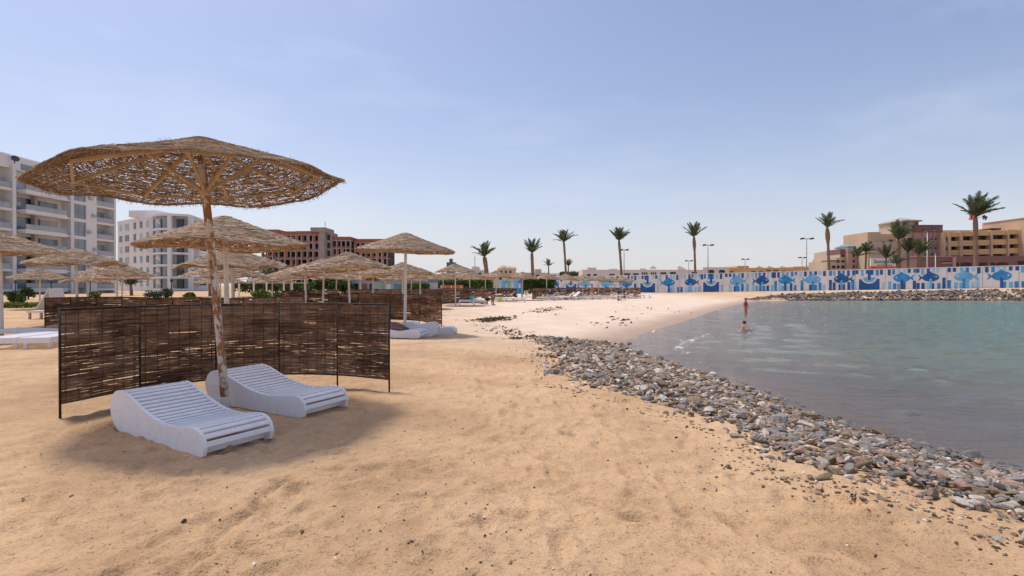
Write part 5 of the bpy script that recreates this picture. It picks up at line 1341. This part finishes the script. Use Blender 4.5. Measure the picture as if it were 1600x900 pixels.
# ------------------------------------------------------------------ shrubs and trees
def bush(label, x, Y, x_w, y0, y1, mat, n=700, name='shrub', cat='shrub', group=None, flat=False, ls=0.12, depth=None):
    X = PX(x, Y); w = x_w / 2 * Y / F; zb, zt_ = max(ZY(y1, Y), 0.0), ZY(y0, Y); zg = 0.0
    dp = depth or w * 0.8
    t = thing(name, label, cat, (X, Y, zg), 0, group)
    g = np.random.default_rng(int(x * 7 + Y))
    nb = 6 if not flat else 14
    cx = g.uniform(-0.6, 0.6, nb) * w; cy = g.uniform(-0.6, 0.6, nb) * dp; cz = g.uniform(0.35, 0.75, nb); rr_ = g.uniform(0.35, 0.6, nb)
    k = g.integers(0, nb, n); d = g.normal(0, 1, (n, 3)); d /= np.linalg.norm(d, axis=1)[:, None]; q = g.uniform(0.55, 1.05, n)[:, None]
    hh_ = zt_ - zb
    P = np.stack([cx[k] + d[:, 0] * q[:, 0] * rr_[k] * w, cy[k] + d[:, 1] * q[:, 0] * rr_[k] * dp, zb + hh_ * np.clip(cz[k] + d[:, 2] * q[:, 0] * rr_[k] * 0.75, 0.02, 1.05)], -1)
    if flat: P = np.stack([g.uniform(-1, 1, n) * w, g.uniform(-1, 1, n) * dp, zb + hh_ * np.clip(g.beta(2.5, 1.1, n) * (0.85 + 0.25 * vnoise(g.uniform(-1, 1, n) * 0 + P[:, 0] * 1.2, P[:, 1], 3)), 0, 1.1)], -1)
    a = g.normal(0, 1, (n, 3)); a /= np.linalg.norm(a, axis=1)[:, None]; b = np.cross(a, g.normal(0, 1, (n, 3))); b /= np.linalg.norm(b, axis=1)[:, None]
    s = ls * g.uniform(0.6, 1.4, n)[:, None]
    V = np.stack([P - a * s, P - b * s * 0.5, P + a * s, P + b * s * 0.5], 1).reshape(-1, 3)
    Q = np.arange(n * 4).reshape(n, 4)
    link('crown', mesh_np('crown', V, Q, np.repeat(g.uniform(0, 1, n), 4)), M[mat], t)
    bt = MB()
    bt.tube([(0, 0, -0.2), (0.05 * w, 0, zb + 0.3 * hh_), (0.1 * w, 0, zb + 0.7 * hh_)], [0.06 + 0.03 * w, 0.05 + 0.02 * w, 0.02], 6)
    for j in range(4): bt.tube([(0.03 * w, 0, zb + 0.2 * hh_), (cx[j] * 0.8, cy[j] * 0.8, zb + hh_ * cz[j])], [0.04, 0.015], 5)
    bt.build('trunk', M['bark'], t)
    return t
VG = 'garden shrubs before the buildings'
bush('round dark shrub left of the canvas draped bed', 22, 43, 24, 456, 474, 'leaf', 900, group=VG)
bush('dark small tree above the round shrub at the left', 44, 54, 26, 447, 468, 'leaf', 700, group=VG)
bush('long low yellow green hedge at the left behind the sand', 26, 34, 74, 473, 483, 'leaf_bright', 2600, 'low_hedge', 'hedge', None, True, 0.07, 0.7)
bush('pale green shrub behind the canvas draped bed', 84, 58, 18, 456, 468, 'leaf_bright', 500, group=VG)
bush('green shrub under the pink pole parasol', 150, 52, 22, 456, 466, 'leaf_bright', 600, group=VG)
bush('grey green shrub before the rounded block, left one', 240, 60, 30, 455, 466, 'leaf_olive', 700, group=VG)
bush('grey green shrub before the rounded block, right one', 262, 62, 26, 452, 466, 'leaf_olive', 700, group=VG)
bush('bright green shrub left of the rusty pole', 297, 52, 22, 458, 468, 'leaf_bright', 700, group=VG)
bush('bright green shrub right of the rusty pole', 412, 48, 34, 453, 466, 'leaf_bright', 1000, group=VG)
bush('yellow green shrub right of the bright one', 436, 50, 20, 455, 466, 'leaf_bright', 600, group=VG)
bush('olive tree in front of the brick building', 418, 85, 56, 421, 452, 'leaf_olive', 2200, 'olive_tree', 'tree', ls=0.25)
bush('green tree behind the middle parasol cluster', 512, 70, 46, 430, 460, 'leaf', 1600, 'garden_tree', 'tree', 'trees behind the parasols', ls=0.2)
bush('green tree left of the blue shops', 537, 72, 30, 436, 460, 'leaf', 1100, 'garden_tree', 'tree', 'trees behind the parasols', ls=0.2)
bush('dark hedge behind the white pergola', 430, 68, 120, 442, 458, 'leaf', 3000, 'garden_hedge', 'hedge', None, True, 0.2, 1.5)
bush('green hedge between the shops and the thick palm', 728, 70, 84, 438, 458, 'leaf', 3200, 'garden_hedge', 'hedge', None, True, 0.16, 1.3)
bush('green shrubbery seen between the blue shops and parasols', 650, 72, 40, 443, 456, 'leaf', 1100, 'garden_hedge', 'hedge', None, True, 0.16, 1.0)
bush('clipped dark green hedge before the left end of the mural wall', 840, 66, 52, 432.5, 462, 'leaf', 5200, 'clipped_hedge', 'hedge', None, True, 0.15, 1.5)
bush('thin green tree line on the far skyline right of the tall palm', 905, 160, 60, 425, 436, 'leaf_olive', 1800, 'far_hedge', 'hedge', None, True, 0.3, 1.5)

# ------------------------------------------------------------------ rocks
def ico(sub):
    import bmesh
    bm = bmesh.new(); bmesh.ops.create_icosphere(bm, subdivisions=sub, radius=1.0)
    v = np.array([q.co[:] for q in bm.verts]); f = np.array([[q.index for q in p.verts] for p in bm.faces]); bm.free()
    return v, f
def rock_np(seed, sub):
    g = np.random.default_rng(seed); v, f = ico(sub); v = v.copy()
    for _ in range(11):
        n = g.normal(0, 1, 3); n /= np.linalg.norm(n); d = g.uniform(0.45, 0.85)
        q = v @ n; over = q > d; v[over] -= np.outer((q[over] - d) * 0.93, n)
    a = g.normal(0, 1, (5, 3)) * 2.6; ph = g.uniform(0, 6, 5)
    for k in range(5): v *= (1 + 0.035 * np.sin(v @ a[k] * (1 + k * 0.5) + ph[k]))[:, None]
    v *= np.array([1.0, g.uniform(0.65, 0.95), g.uniform(0.42, 0.7)])
    return v, f
HI = []
for i_ in range(14):
    v, f = rock_np(100 + i_, 4); me = mesh_np('rock', v, f); me.materials.append(M['rock_grey']); HI.append(me)
LO = [rock_np(200 + i_, 2) for i_ in range(16)]
INNER = [(830, 522), (838, 545), (850, 575), (858, 602), (905, 612), (1000, 634), (1080, 655), (1150, 690), (1200, 728), (1255, 748), (1330, 760), (1400, 774), (1500, 798), (1600, 832), (1700, 880)]
inn = np.array([GP(x, y, -0.02) for x, y in INNER])
def band_cover(X, Y):       # metres from the sand edge of the bank, positive towards the water
    best = np.full(X.shape, 1e9); sg_ = np.ones(X.shape)
    for i in range(len(inn) - 1):
        a = inn[i]; d = inn[i + 1] - a; t = np.clip(((X - a[0]) * d[0] + (Y - a[1]) * d[1]) / (d @ d), 0, 1)
        q = np.hypot(X - a[0] - t * d[0], Y - a[1] - t * d[1]); cl = q < best
        sg_ = np.where(cl, np.where((d[0] * (Y - a[1]) - d[1] * (X - a[0])) > 0, 1, -1), sg_); best = np.minimum(best, q)
    return best * sg_
rk = random.Random(21)
gr = np.random.default_rng(33)
n_ = 60000
cY = 3.0 + 13.6 * gr.random(n_) ** 1.35; cX = gr.uniform(0.2, 6.2, n_)
din_ = band_cover(cX, cY) + 0.5 * (vnoise(cX * 2.2, cY * 2.2, 55) - 0.5); ds_ = shore_dist(cX, cY)
edge = np.clip((din_ + 0.4) / 0.9, 0, 1) ** 1.5
ok = (cX < cY * 1.12) & (din_ > -0.4) & (ds_ > -0.35) & ((ds_ > 0) | (gr.random(n_) < 0.25)) & (gr.random(n_) < edge)
ix = np.nonzero(ok)[0][:8000]
zz_ = zt(cX, cY, ds_)
rocks = []
for i in ix:
    big = rk.random(); Y = cY[i]
    s = 0.017 + 0.026 * rk.random() + (0.045 * rk.random() if big > 0.78 else 0) + (0.05 * rk.random() if big > 0.97 else 0)
    if Y > 8: s *= 1.1
    if din_[i] < 0.15: s *= 0.6
    rocks.append((cX[i], Y, s, ds_[i], din_[i], zz_[i]))
# a few boulders read off the photograph: x, y, radius, colour, label
SPEC = [(1480, 742, 0.150, 'pale', 'large pale rounded boulder in the grey stone bank'), (1590, 768, 0.13, 'pink', 'flat red stone at the right picture edge'), (1378, 690, 0.125, 'brown', 'tall brown rock standing at the waterline'),
        (1290, 690, 0.115, 'pink', 'flat pink rock near the waterline'), (1380, 712, 0.10, 'pink', 'pink rock below the tall brown one'), (1205, 668, 0.085, 'pale', 'pale rounded stone beside white and orange ones'),
        (1140, 636, 0.15, 'brown', 'brown boulder at the water side of the bank'), (1075, 608, 0.17, 'brown', 'dark brown boulder in the middle of the bank'), (1265, 676, 0.10, 'brown', 'brown rock left of the flat pink rock'), (1320, 688, 0.10, 'brown', 'mossy brown rock right of the flat pink rock'),
        (905, 545, 0.30, 'brown', 'long dark boulder at the crest of the bank tip'), (870, 540, 0.24, 'grey', 'grey boulder at the tip of the bank'), (865, 602, 0.13, 'slate', 'dark rock at the sand end of the bank'), (920, 613, 0.17, 'grey', 'pale grey flat boulder on the sand side of the bank'),
        (880, 575, 0.13, 'pale', 'whitish stone high on the bank tip'), (1020, 628, 0.12, 'slate', 'blue slate stone on the sand side of the bank'), (970, 560, 0.22, 'brown', 'rounded brown boulder beside the shallow water'), (1016, 566, 0.20, 'brown', 'brown boulder at the water edge nearest the foam'),
        (1031, 561, 0.16, 'slate', 'lone dark rock awash in the shallows'), (1308, 655, 0.09, 'slate', 'lone dark rock in the water off the bank'), (1428, 641, 0.10, 'slate', 'flat dark rock awash farther off the bank'), (1520, 711, 0.11, 'slate', 'dark rocks awash at the right'), (1000, 540, 0.12, 'brown', 'brown stone on the wet sand'), (1232, 669, 0.05, 'pink', 'small orange pink stone beside the pale one')]
for (x, y, s, c_, lb) in SPEC:
    zc = -0.38 if 'awash' in lb or 'water off' in lb else -0.2
    X, Y = GP(x, y, zc)
    z = max(gz(X, Y), WZ - 0.04)
    o = link('rock', HI[rk.randrange(14)], None, None, (X, Y, z + s * 0.22), (rk.uniform(-.25, .25), rk.uniform(-.25, .25), rk.uniform(0, 6.28)), (s * 1.15, s, s * rk.uniform(0.95, 1.25)))
    o.material_slots[0].link = 'OBJECT'; o.material_slots[0].material = M['rock_' + c_]
    tag(o, lb, 'rock', 'rocks of the shore bank')
rocks.sort(key=lambda r: -r[2] / r[1])
lab = {'grey': 'grey loose stone in the rocky bank by the water', 'slate': 'dark slate stone in the rocky bank by the water', 'brown': 'brown loose stone in the rocky bank by the water', 'pink': 'pinkish loose stone in the rocky bank by the water', 'pale': 'pale beige loose stone in the rocky bank by the water'}
def tone(X, Y, ds):
    if Y > 8.5: return rk.choices(['grey', 'slate', 'brown', 'pink', 'pale'], [1.6, 0.5, 4.6, 0.5, 2.8])[0]
    if ds < 0.5: return rk.choices(['grey', 'slate', 'brown', 'pink', 'pale'], [2, 3, 3, 0.5, 0.5])[0]
    return rk.choices(['grey', 'slate', 'brown', 'pink', 'pale'], [3.4, 1.6, 3.2, 1.0, 2.0])[0]
TN = {'slate': (0.0, 0.15), 'grey': (0.2, 0.45), 'brown': (0.52, 0.74), 'pink': (0.8, 0.88), 'pale': (0.92, 1.0)}
sv = []; sf = []; sr = []; base = 0
for i_, (X, Y, s, ds, din, zg_) in enumerate(rocks):
    c_ = tone(X, Y, ds); z = max(zg_, WZ - 0.05) + 0.05 * min(1, max(0, din / 0.8)) * min(1, max(0, ds / 0.8)) + rk.uniform(-0.5, 0.3) * s
    rot = Euler((rk.uniform(-.5, .5), rk.uniform(-.5, .5), rk.uniform(0, 6.28)))
    sx = s * rk.uniform(0.9, 1.5)
    if i_ < 270:
        o = link('rock', HI[rk.randrange(14)], None, None, (X, Y, z + s * 0.2), rot, (sx, s, s))
        o.material_slots[0].link = 'OBJECT'; o.material_slots[0].material = M['rock_' + c_]
        tag(o, lab[c_], 'rock', c_ + ' stones of the shore bank')
    else:
        v, f = LO[rk.randrange(16)]
        v = (v * np.array([sx, s, s])) @ np.array(rot.to_matrix()).T + np.array([X, Y, z + s * 0.15])
        sv.append(v); sf.append(f + base); sr.append(np.full(len(v), rk.uniform(*TN[c_]))); base += len(v)
o = link('bank_rubble', mesh_np('bank_rubble', np.concatenate(sv), np.concatenate(sf), np.concatenate(sr)), M['rock_mix']); tag(o, 'small stones and rubble filling the shore bank', None, None, 'stuff')
# pebbles and crumbs scattered over the sand
PEB = [rock_np(300 + i_, 1) for i_ in range(8)]
sv = []; sf = []; sr = []; base = 0
for i_ in range(3000):
    r = 2.4 + 16 * rk.random() ** 1.7; a = R_(rk.uniform(-50, 48)); X, Y = r * math.sin(a), r * math.cos(a)
    if i_ > 2200:
        q = rk.randrange(len(inn) - 1); t_ = rk.random(); pt = inn[q] * (1 - t_) + inn[q + 1] * t_; X, Y = pt[0] - abs(rk.gauss(0, 0.25)), pt[1] - abs(rk.gauss(0, 0.2))
    if Y < 2.0 or (i_ <= 2200 and X > 0.3 + 0.15 * Y and band_cover(np.array([X]), np.array([Y]))[0] > 0): continue
    s = 0.003 + 0.009 * rk.random() ** 2.2 + (0.012 * rk.random() if rk.random() > 0.96 else 0) + (0.011 * rk.random() if i_ > 2200 else 0)
    v, f = PEB[rk.randrange(8)]; rot = np.array(Euler((rk.uniform(-.5, .5), 0, rk.uniform(0, 6.28))).to_matrix())
    # sit on the displaced sand: nearest ground vertex
    ri = int(np.clip(np.searchsorted(rad, math.hypot(X, Y)), 1, len(rad) - 1)); ci = int(np.clip(np.searchsorted(TH, math.atan2(X, Y)), 0, 759))
    v = (v * np.array([s * rk.uniform(1, 1.8), s, s])) @ rot.T + np.array([X, Y, GZ2[ri, ci] + s * 0.25])
    sv.append(v); sf.append(f + base); sr.append(np.full(len(v), min(1, max(0, rk.betavariate(1.2, 2.0) if rk.random() > 0.08 else 1.0)))); base += len(v)
o = link('pebbles', mesh_np('pebbles', np.concatenate(sv), np.concatenate(sf), np.concatenate(sr)), M['pebble']); tag(o, 'pebbles and crumbs strewn over the sand', None, None, 'stuff')
# seaweed and drift debris
g = np.random.default_rng(77); pts = []
def wrack(line, n, sp, sl):
    P = np.array([GP(x, y, -0.05) for x, y in line]); t = g.uniform(0, len(P) - 1, n); i = np.arange(len(P))
    k = vnoise(t * 3.1, t * 0 + sp * 9, 13) + g.uniform(-.2, .2, n) > 0.42
    X = np.interp(t, i, P[:, 0]) + g.normal(0, sp, n); Y = np.interp(t, i, P[:, 1]) + g.normal(0, sp * 1.8, n)
    k &= shore_dist(X, Y) > 0.05
    for x, y, kk_ in zip(X, Y, k):
        if kk_: pts.append((x, y, sl))
wrack([(738, 500), (765, 498), (790, 495), (825, 492)], 420, 0.30, 0.11)
wrack([(822, 491), (845, 485), (870, 481), (930, 478)], 220, 0.35, 0.10)
wrack([(760, 506), (800, 512), (840, 522)], 220, 0.35, 0.07)
wrack([(806, 530), (835, 526), (870, 532), (910, 540)], 900, 0.14, 0.07)
wrack([(985, 540), (1010, 522), (1060, 506), (1100, 492), (1118, 486)], 420, 0.28, 0.08)
wrack([(850, 480), (950, 505), (1000, 478), (1060, 482)], 60, 0.8, 0.12)
sv = []; sr = []; 
for (x, y, s) in pts:
    s = s * g.uniform(0.4, 1.6); a = g.uniform(0, 6.28); z = max(gz(x, y), WZ) + 0.012
    c, sn_ = math.cos(a), math.sin(a); hgt = s * g.uniform(0.1, 0.6); w_ = s * g.uniform(0.15, 0.4)
    sv += [(x - c * s, y - sn_ * s, z - 0.01), (x + sn_ * w_, y - c * w_, z), (x + c * s, y + sn_ * s, z), (x - sn_ * w_, y + c * w_, z), (x + g.normal(0, .2) * s, y + g.normal(0, .2) * s, z + hgt)]
    sr += [g.uniform(0, 1)] * 5
fs = []
for k in range(len(sv) // 5):
    b_ = k * 5; fs += [(b_, b_ + 1, b_ + 4), (b_ + 1, b_ + 2, b_ + 4), (b_ + 2, b_ + 3, b_ + 4), (b_ + 3, b_, b_ + 4)]
o = link('seaweed', mesh_np('seaweed', sv, fs, sr), M['weed']); tag(o, 'dry dark seaweed and drift debris along the tide lines', None, None, 'stuff')
# riprap breakwater
sv = []; sf = []; sr = []; base = 0
SHJ = np.array([(29.5, 62.6), (31, 63.6), (36, 65.6), (45, 66.6), (66, 66.0), (80, 60), (92, 52)])
seg = np.concatenate([[0], np.cumsum(np.hypot(*np.diff(SHJ, axis=0).T))])
for i_ in range(3000):
    q = rk.uniform(0, seg[-1]); x = np.interp(q, seg, SHJ[:, 0]); y = np.interp(q, seg, SHJ[:, 1])
    k = min(int(np.searchsorted(seg, q)), len(SHJ) - 1); d = SHJ[k] - SHJ[k - 1]; d = d / np.hypot(*d); n = np.array([-d[1], d[0]])
    wd = rk.uniform(-1.0, 4.6) * min(1, 0.25 + q / 14); X, Y = x + n[0] * wd, y + n[1] * wd
    s = rk.uniform(0.14, 0.34) * min(1, 0.5 + q / 20); z = gz(X, Y)
    v, f = PEB[rk.randrange(8)]; rot = np.array(Euler((rk.uniform(-1, 1), rk.uniform(-1, 1), rk.uniform(0, 6.28))).to_matrix())
    v = (v * s * np.array([1.3, 1, 1.1])) @ rot.T + np.array([X, Y, max(z, WZ) + s * 0.3])
    sv.append(v); sf.append(f + base); sr.append(np.full(len(v), rk.random())); base += len(v)
o = link('riprap', mesh_np('riprap', np.concatenate(sv), np.concatenate(sf), np.concatenate(sr)), M['rip']); tag(o, 'low breakwater of rough brown stones across the bay', None, None, 'stuff')

# ------------------------------------------------------------------ people
def skin_body(name, J, E, mat, parent, sub=2):
    vs = [Vector(p[:3]) for p in J]; me = bpy.data.meshes.new(name); me.from_pydata([tuple(v) for v in vs], E, [])
    o = bpy.data.objects.new(name, me); COL.objects.link(o); o.parent = parent
    sk = o.modifiers.new('skin', 'SKIN'); sk.use_smooth_shade = True
    for i, p in enumerate(J):
        r = p[3]; me.skin_vertices[0].data[i].radius = (r, p[4] if len(p) > 4 else r)
    me.skin_vertices[0].data[0].use_root = True
    ss = o.modifiers.new('subd', 'SUBSURF'); ss.levels = sub; ss.render_levels = sub
    me.materials.append(mat)
    return o
def person(label, X, Y, z, h, rz, pose, skin, clothes, hat=None, group=None, hair='hair', lean=0.0):
    t = thing('person', label, 'person', (X, Y, z), rz, group)
    s = h / 1.75
    # local: x right, y forward, z up
    if pose == 'stand':
        hip = 0.92; P = dict(pel=(0, 0, hip), waist=(0, 0.0, 1.08), chest=(0, 0.0 + lean * .5, 1.32), neck=(0, 0.01 + lean, 1.48), head=(0, 0.02 + lean * 1.1, 1.60), crown=(0, 0.02 + lean * 1.1, 1.70),
             hl=(-.10, 0, .88), kl=(-.11, .03, .48), al=(-.12, -.02, .08), fl=(-.13, .14, .03), hr=(.10, 0, .88), kr=(.12, .05, .48), ar=(.13, 0.02, .08), fr=(.14, .18, .03),
             sl=(-.19, lean * .8, 1.41), el=(-.26, lean + .02, 1.12), wl=(-.25, lean + .12, .88), pl=(-.24, lean + .15, .80), sr=(.19, lean * .8, 1.41), er=(.26, lean + .02, 1.12), wr=(.25, lean + .12, .88), pr=(.24, lean + .15, .80))
    elif pose == 'sit':            # on a bed edge, seat height 0.42, leaning forward, hands on knees
        P = dict(pel=(0, 0, .50), waist=(0, 0.05, .66), chest=(0, .18, .86), neck=(0, .29, 1.0), head=(0, .36, 1.09), crown=(0, .40, 1.18),
             hl=(-.10, .04, .48), kl=(-.14, .45, .50), al=(-.13, .42, .09), fl=(-.13, .58, .03), hr=(.10, .04, .48), kr=(.14, .47, .50), ar=(.15, .50, .09), fr=(.16, .66, .03),
             sl=(-.19, .24, .93), el=(-.24, .36, .68), wl=(-.16, .52, .56), pl=(-.12, .60, .53), sr=(.19, .24, .93), er=(.24, .36, .68), wr=(.16, .54, .56), pr=(.12, .62, .53))
    else:                          # sitting on the ground with bent knees
        P = dict(pel=(0, 0, .10), waist=(0, 0, .26), chest=(0, .03, .48), neck=(0, .07, .64), head=(0, .10, .76), crown=(0, .11, .86),
             hl=(-.10, .05, .10), kl=(-.16, .42, .34), al=(-.13, .62, .06), fl=(-.13, .76, .04), hr=(.10, .05, .10), kr=(.18, .42, .30), ar=(.16, .64, .06), fr=(.17, .78, .04),
             sl=(-.19, .05, .57), el=(-.27, .12, .32), wl=(-.22, .30, .22), pl=(-.20, .38, .20), sr=(.19, .05, .57), er=(.29, .00, .30), wr=(.30, -.06, .08), pr=(.30, -.02, .03))
    Rr = dict(pel=.135, waist=.115, chest=.14, neck=.055, head=.098, crown=.065, hl=.095, kl=.062, al=.04, fl=.035, hr=.095, kr=.062, ar=.04, fr=.035, sl=.062, el=.045, wl=.032, pl=.036, sr=.062, er=.045, wr=.032, pr=.036)
    names = list(P); idx = {n: i for i, n in enumerate(names)}
    J = [(P[n][0] * s, P[n][1] * s, P[n][2] * s, Rr[n] * s, Rr[n] * s * (0.78 if n in ('pel', 'waist', 'chest') else 1.0)) for n in names]
    E = [('pel', 'waist'), ('waist', 'chest'), ('chest', 'neck'), ('neck', 'head'), ('head', 'crown'), ('pel', 'hl'), ('hl', 'kl'), ('kl', 'al'), ('al', 'fl'), ('pel', 'hr'), ('hr', 'kr'), ('kr', 'ar'), ('ar', 'fr'), ('chest', 'sl'), ('sl', 'el'), ('el', 'wl'), ('wl', 'pl'), ('chest', 'sr'), ('sr', 'er'), ('er', 'wr'), ('wr', 'pr')]
    skin_body('body', J, [(idx[a], idx[b]) for a, b in E], M[skin], t)
    for nm, mt, chain, grow in clothes:
        cj = []; ce = []; ids = {}
        for (a, b) in chain:
            for n in (a, b):
                if n not in ids:
                    base_, f_ = (n.split('@') + ['1'])[:2]
                    ids[n] = len(cj); i = idx[base_]; p = Vector(J[i][:3]); rr_ = J[i][3]
                    if f_ != '1':            # a point part way back to the chain's other end
                        o_ = a if n == b else b; q = J[idx[o_.split('@')[0]]]; p = Vector(q[:3]).lerp(p, float(f_)); rr_ = q[3] + (rr_ - q[3]) * float(f_)
                    cj.append((p.x, p.y, p.z, rr_ * grow, rr_ * grow * (0.8 if base_ in ('pel', 'waist', 'chest') else 1.0)))
            ce.append((ids[a], ids[b]))
        skin_body(nm, cj, ce, M[mt], t)
    hp = Vector(P['head']) * s; cp = Vector(P['crown']) * s; up = (cp - hp).normalized()
    if hat:
        b = MB(); c = hp + up * 0.055 * s
        b.tube([c, c + up * 0.015 * s, c + up * 0.02 * s, c + up * 0.09 * s, c + up * 0.12 * s], [0.19 * s, 0.20 * s, 0.125 * s, 0.11 * s, 0.05 * s], 14); b.build('hat', M[hat], t, True)
    else:
        b = MB(); c = hp + up * 0.01 * s + Vector((0, -0.018, 0)) * s
        b.tube([c - up * 0.05 * s, c, c + up * 0.06 * s, c + up * 0.105 * s, c + up * 0.12 * s], [0.07 * s, 0.113 * s, 0.112 * s, 0.07 * s, 0.02 * s], 12); b.build('hair', M[hair], t, True)
    f = (Vector((0, 1, 0)) - up * up.y).normalized()
    n = hp + f * 0.092 * s
    MB().tube([n + up * 0.012 * s, n - up * 0.02 * s + f * 0.02 * s, n - up * 0.028 * s], [0.008 * s, 0.016 * s, 0.008 * s], 6).build('nose', M[skin], t, True)
    return t
torso = [('pel', 'waist'), ('waist', 'chest')]
shorts = [('pel', 'hl'), ('pel', 'hr'), ('hl', 'kl@0.45'), ('hr', 'kr@0.45')]
yy = 34.0
person('child in a red swimsuit and red hat standing in the shallow water', PX(1165, yy), yy, WZ - 0.26, 1.32, R_(-150), 'stand', 'skin', [('swimsuit', 'red', torso + [('chest', 'neck@0.4'), ('pel', 'hl@0.8'), ('pel', 'hr@0.8')], 1.32)], 'darkred')
yy = 21.6
person('dark haired child in a pink swimsuit sitting in the shallow water', PX(1161, yy), yy, WZ - 0.16, 1.12, R_(-95), 'ground', 'skin', [('swimsuit', 'pinkc', torso, 1.2)])
yy = 38.7
person('tanned bather leaning forward on the edge of the towel bed', PX(760.5, yy), yy, gz(PX(760, yy), yy), 1.75, R_(-75), 'sit', 'skin_dark', [('trunks', 'hair', shorts, 1.12)], None)
yy = 52.2
person('person in navy top and pale blue trousers seated right of the hedge', PX(857, yy), yy, gz(PX(857, yy), yy), 1.75, R_(-70), 'sit', 'skin_dark', [('top', 'navy', torso + [('chest', 'sl'), ('chest', 'sr'), ('sl', 'el'), ('sr', 'er')], 1.2), ('trousers', 'bluecloth', [('pel', 'hl'), ('pel', 'hr'), ('hl', 'kl'), ('hr', 'kr'), ('kl', 'al'), ('kr', 'ar')], 1.2)])
yy = 57
person('man in ochre shorts standing between beach beds before the mural', PX(926, yy), yy, gz(PX(926, yy), yy), 1.72, R_(70), 'stand', 'skin', [('shorts', 'orange', shorts, 1.2)], lean=0.08)
yy = 51
person('child in red sitting on the sand before the far parasols', PX(965.5, yy), yy, gz(PX(965, yy), yy), 1.05, R_(-90), 'ground', 'skin_dark', [('shirt', 'darkred', torso + [('chest', 'sl'), ('chest', 'sr')], 1.25)])
yy = 51.5
person('small child standing astride beside the child in red', PX(976, yy), yy, gz(PX(976, yy), yy), 0.85, R_(160), 'stand', 'skin_dark', [('trunks', 'navy', shorts, 1.15)], lean=0.12)
yy = 60.8
person('dark haired person in pink seated on the far right beds, left of two', PX(982.5, yy), yy, gz(PX(982, yy), yy), 1.65, R_(150), 'sit', 'skin', [('top', 'pinkc', torso, 1.2)])
person('dark haired person in dark clothes seated on the far right beds', PX(991, yy), yy, gz(PX(991, yy), yy), 1.65, R_(-160), 'sit', 'skin', [('top', 'navy', torso + [('chest', 'sl'), ('chest', 'sr')], 1.2)])
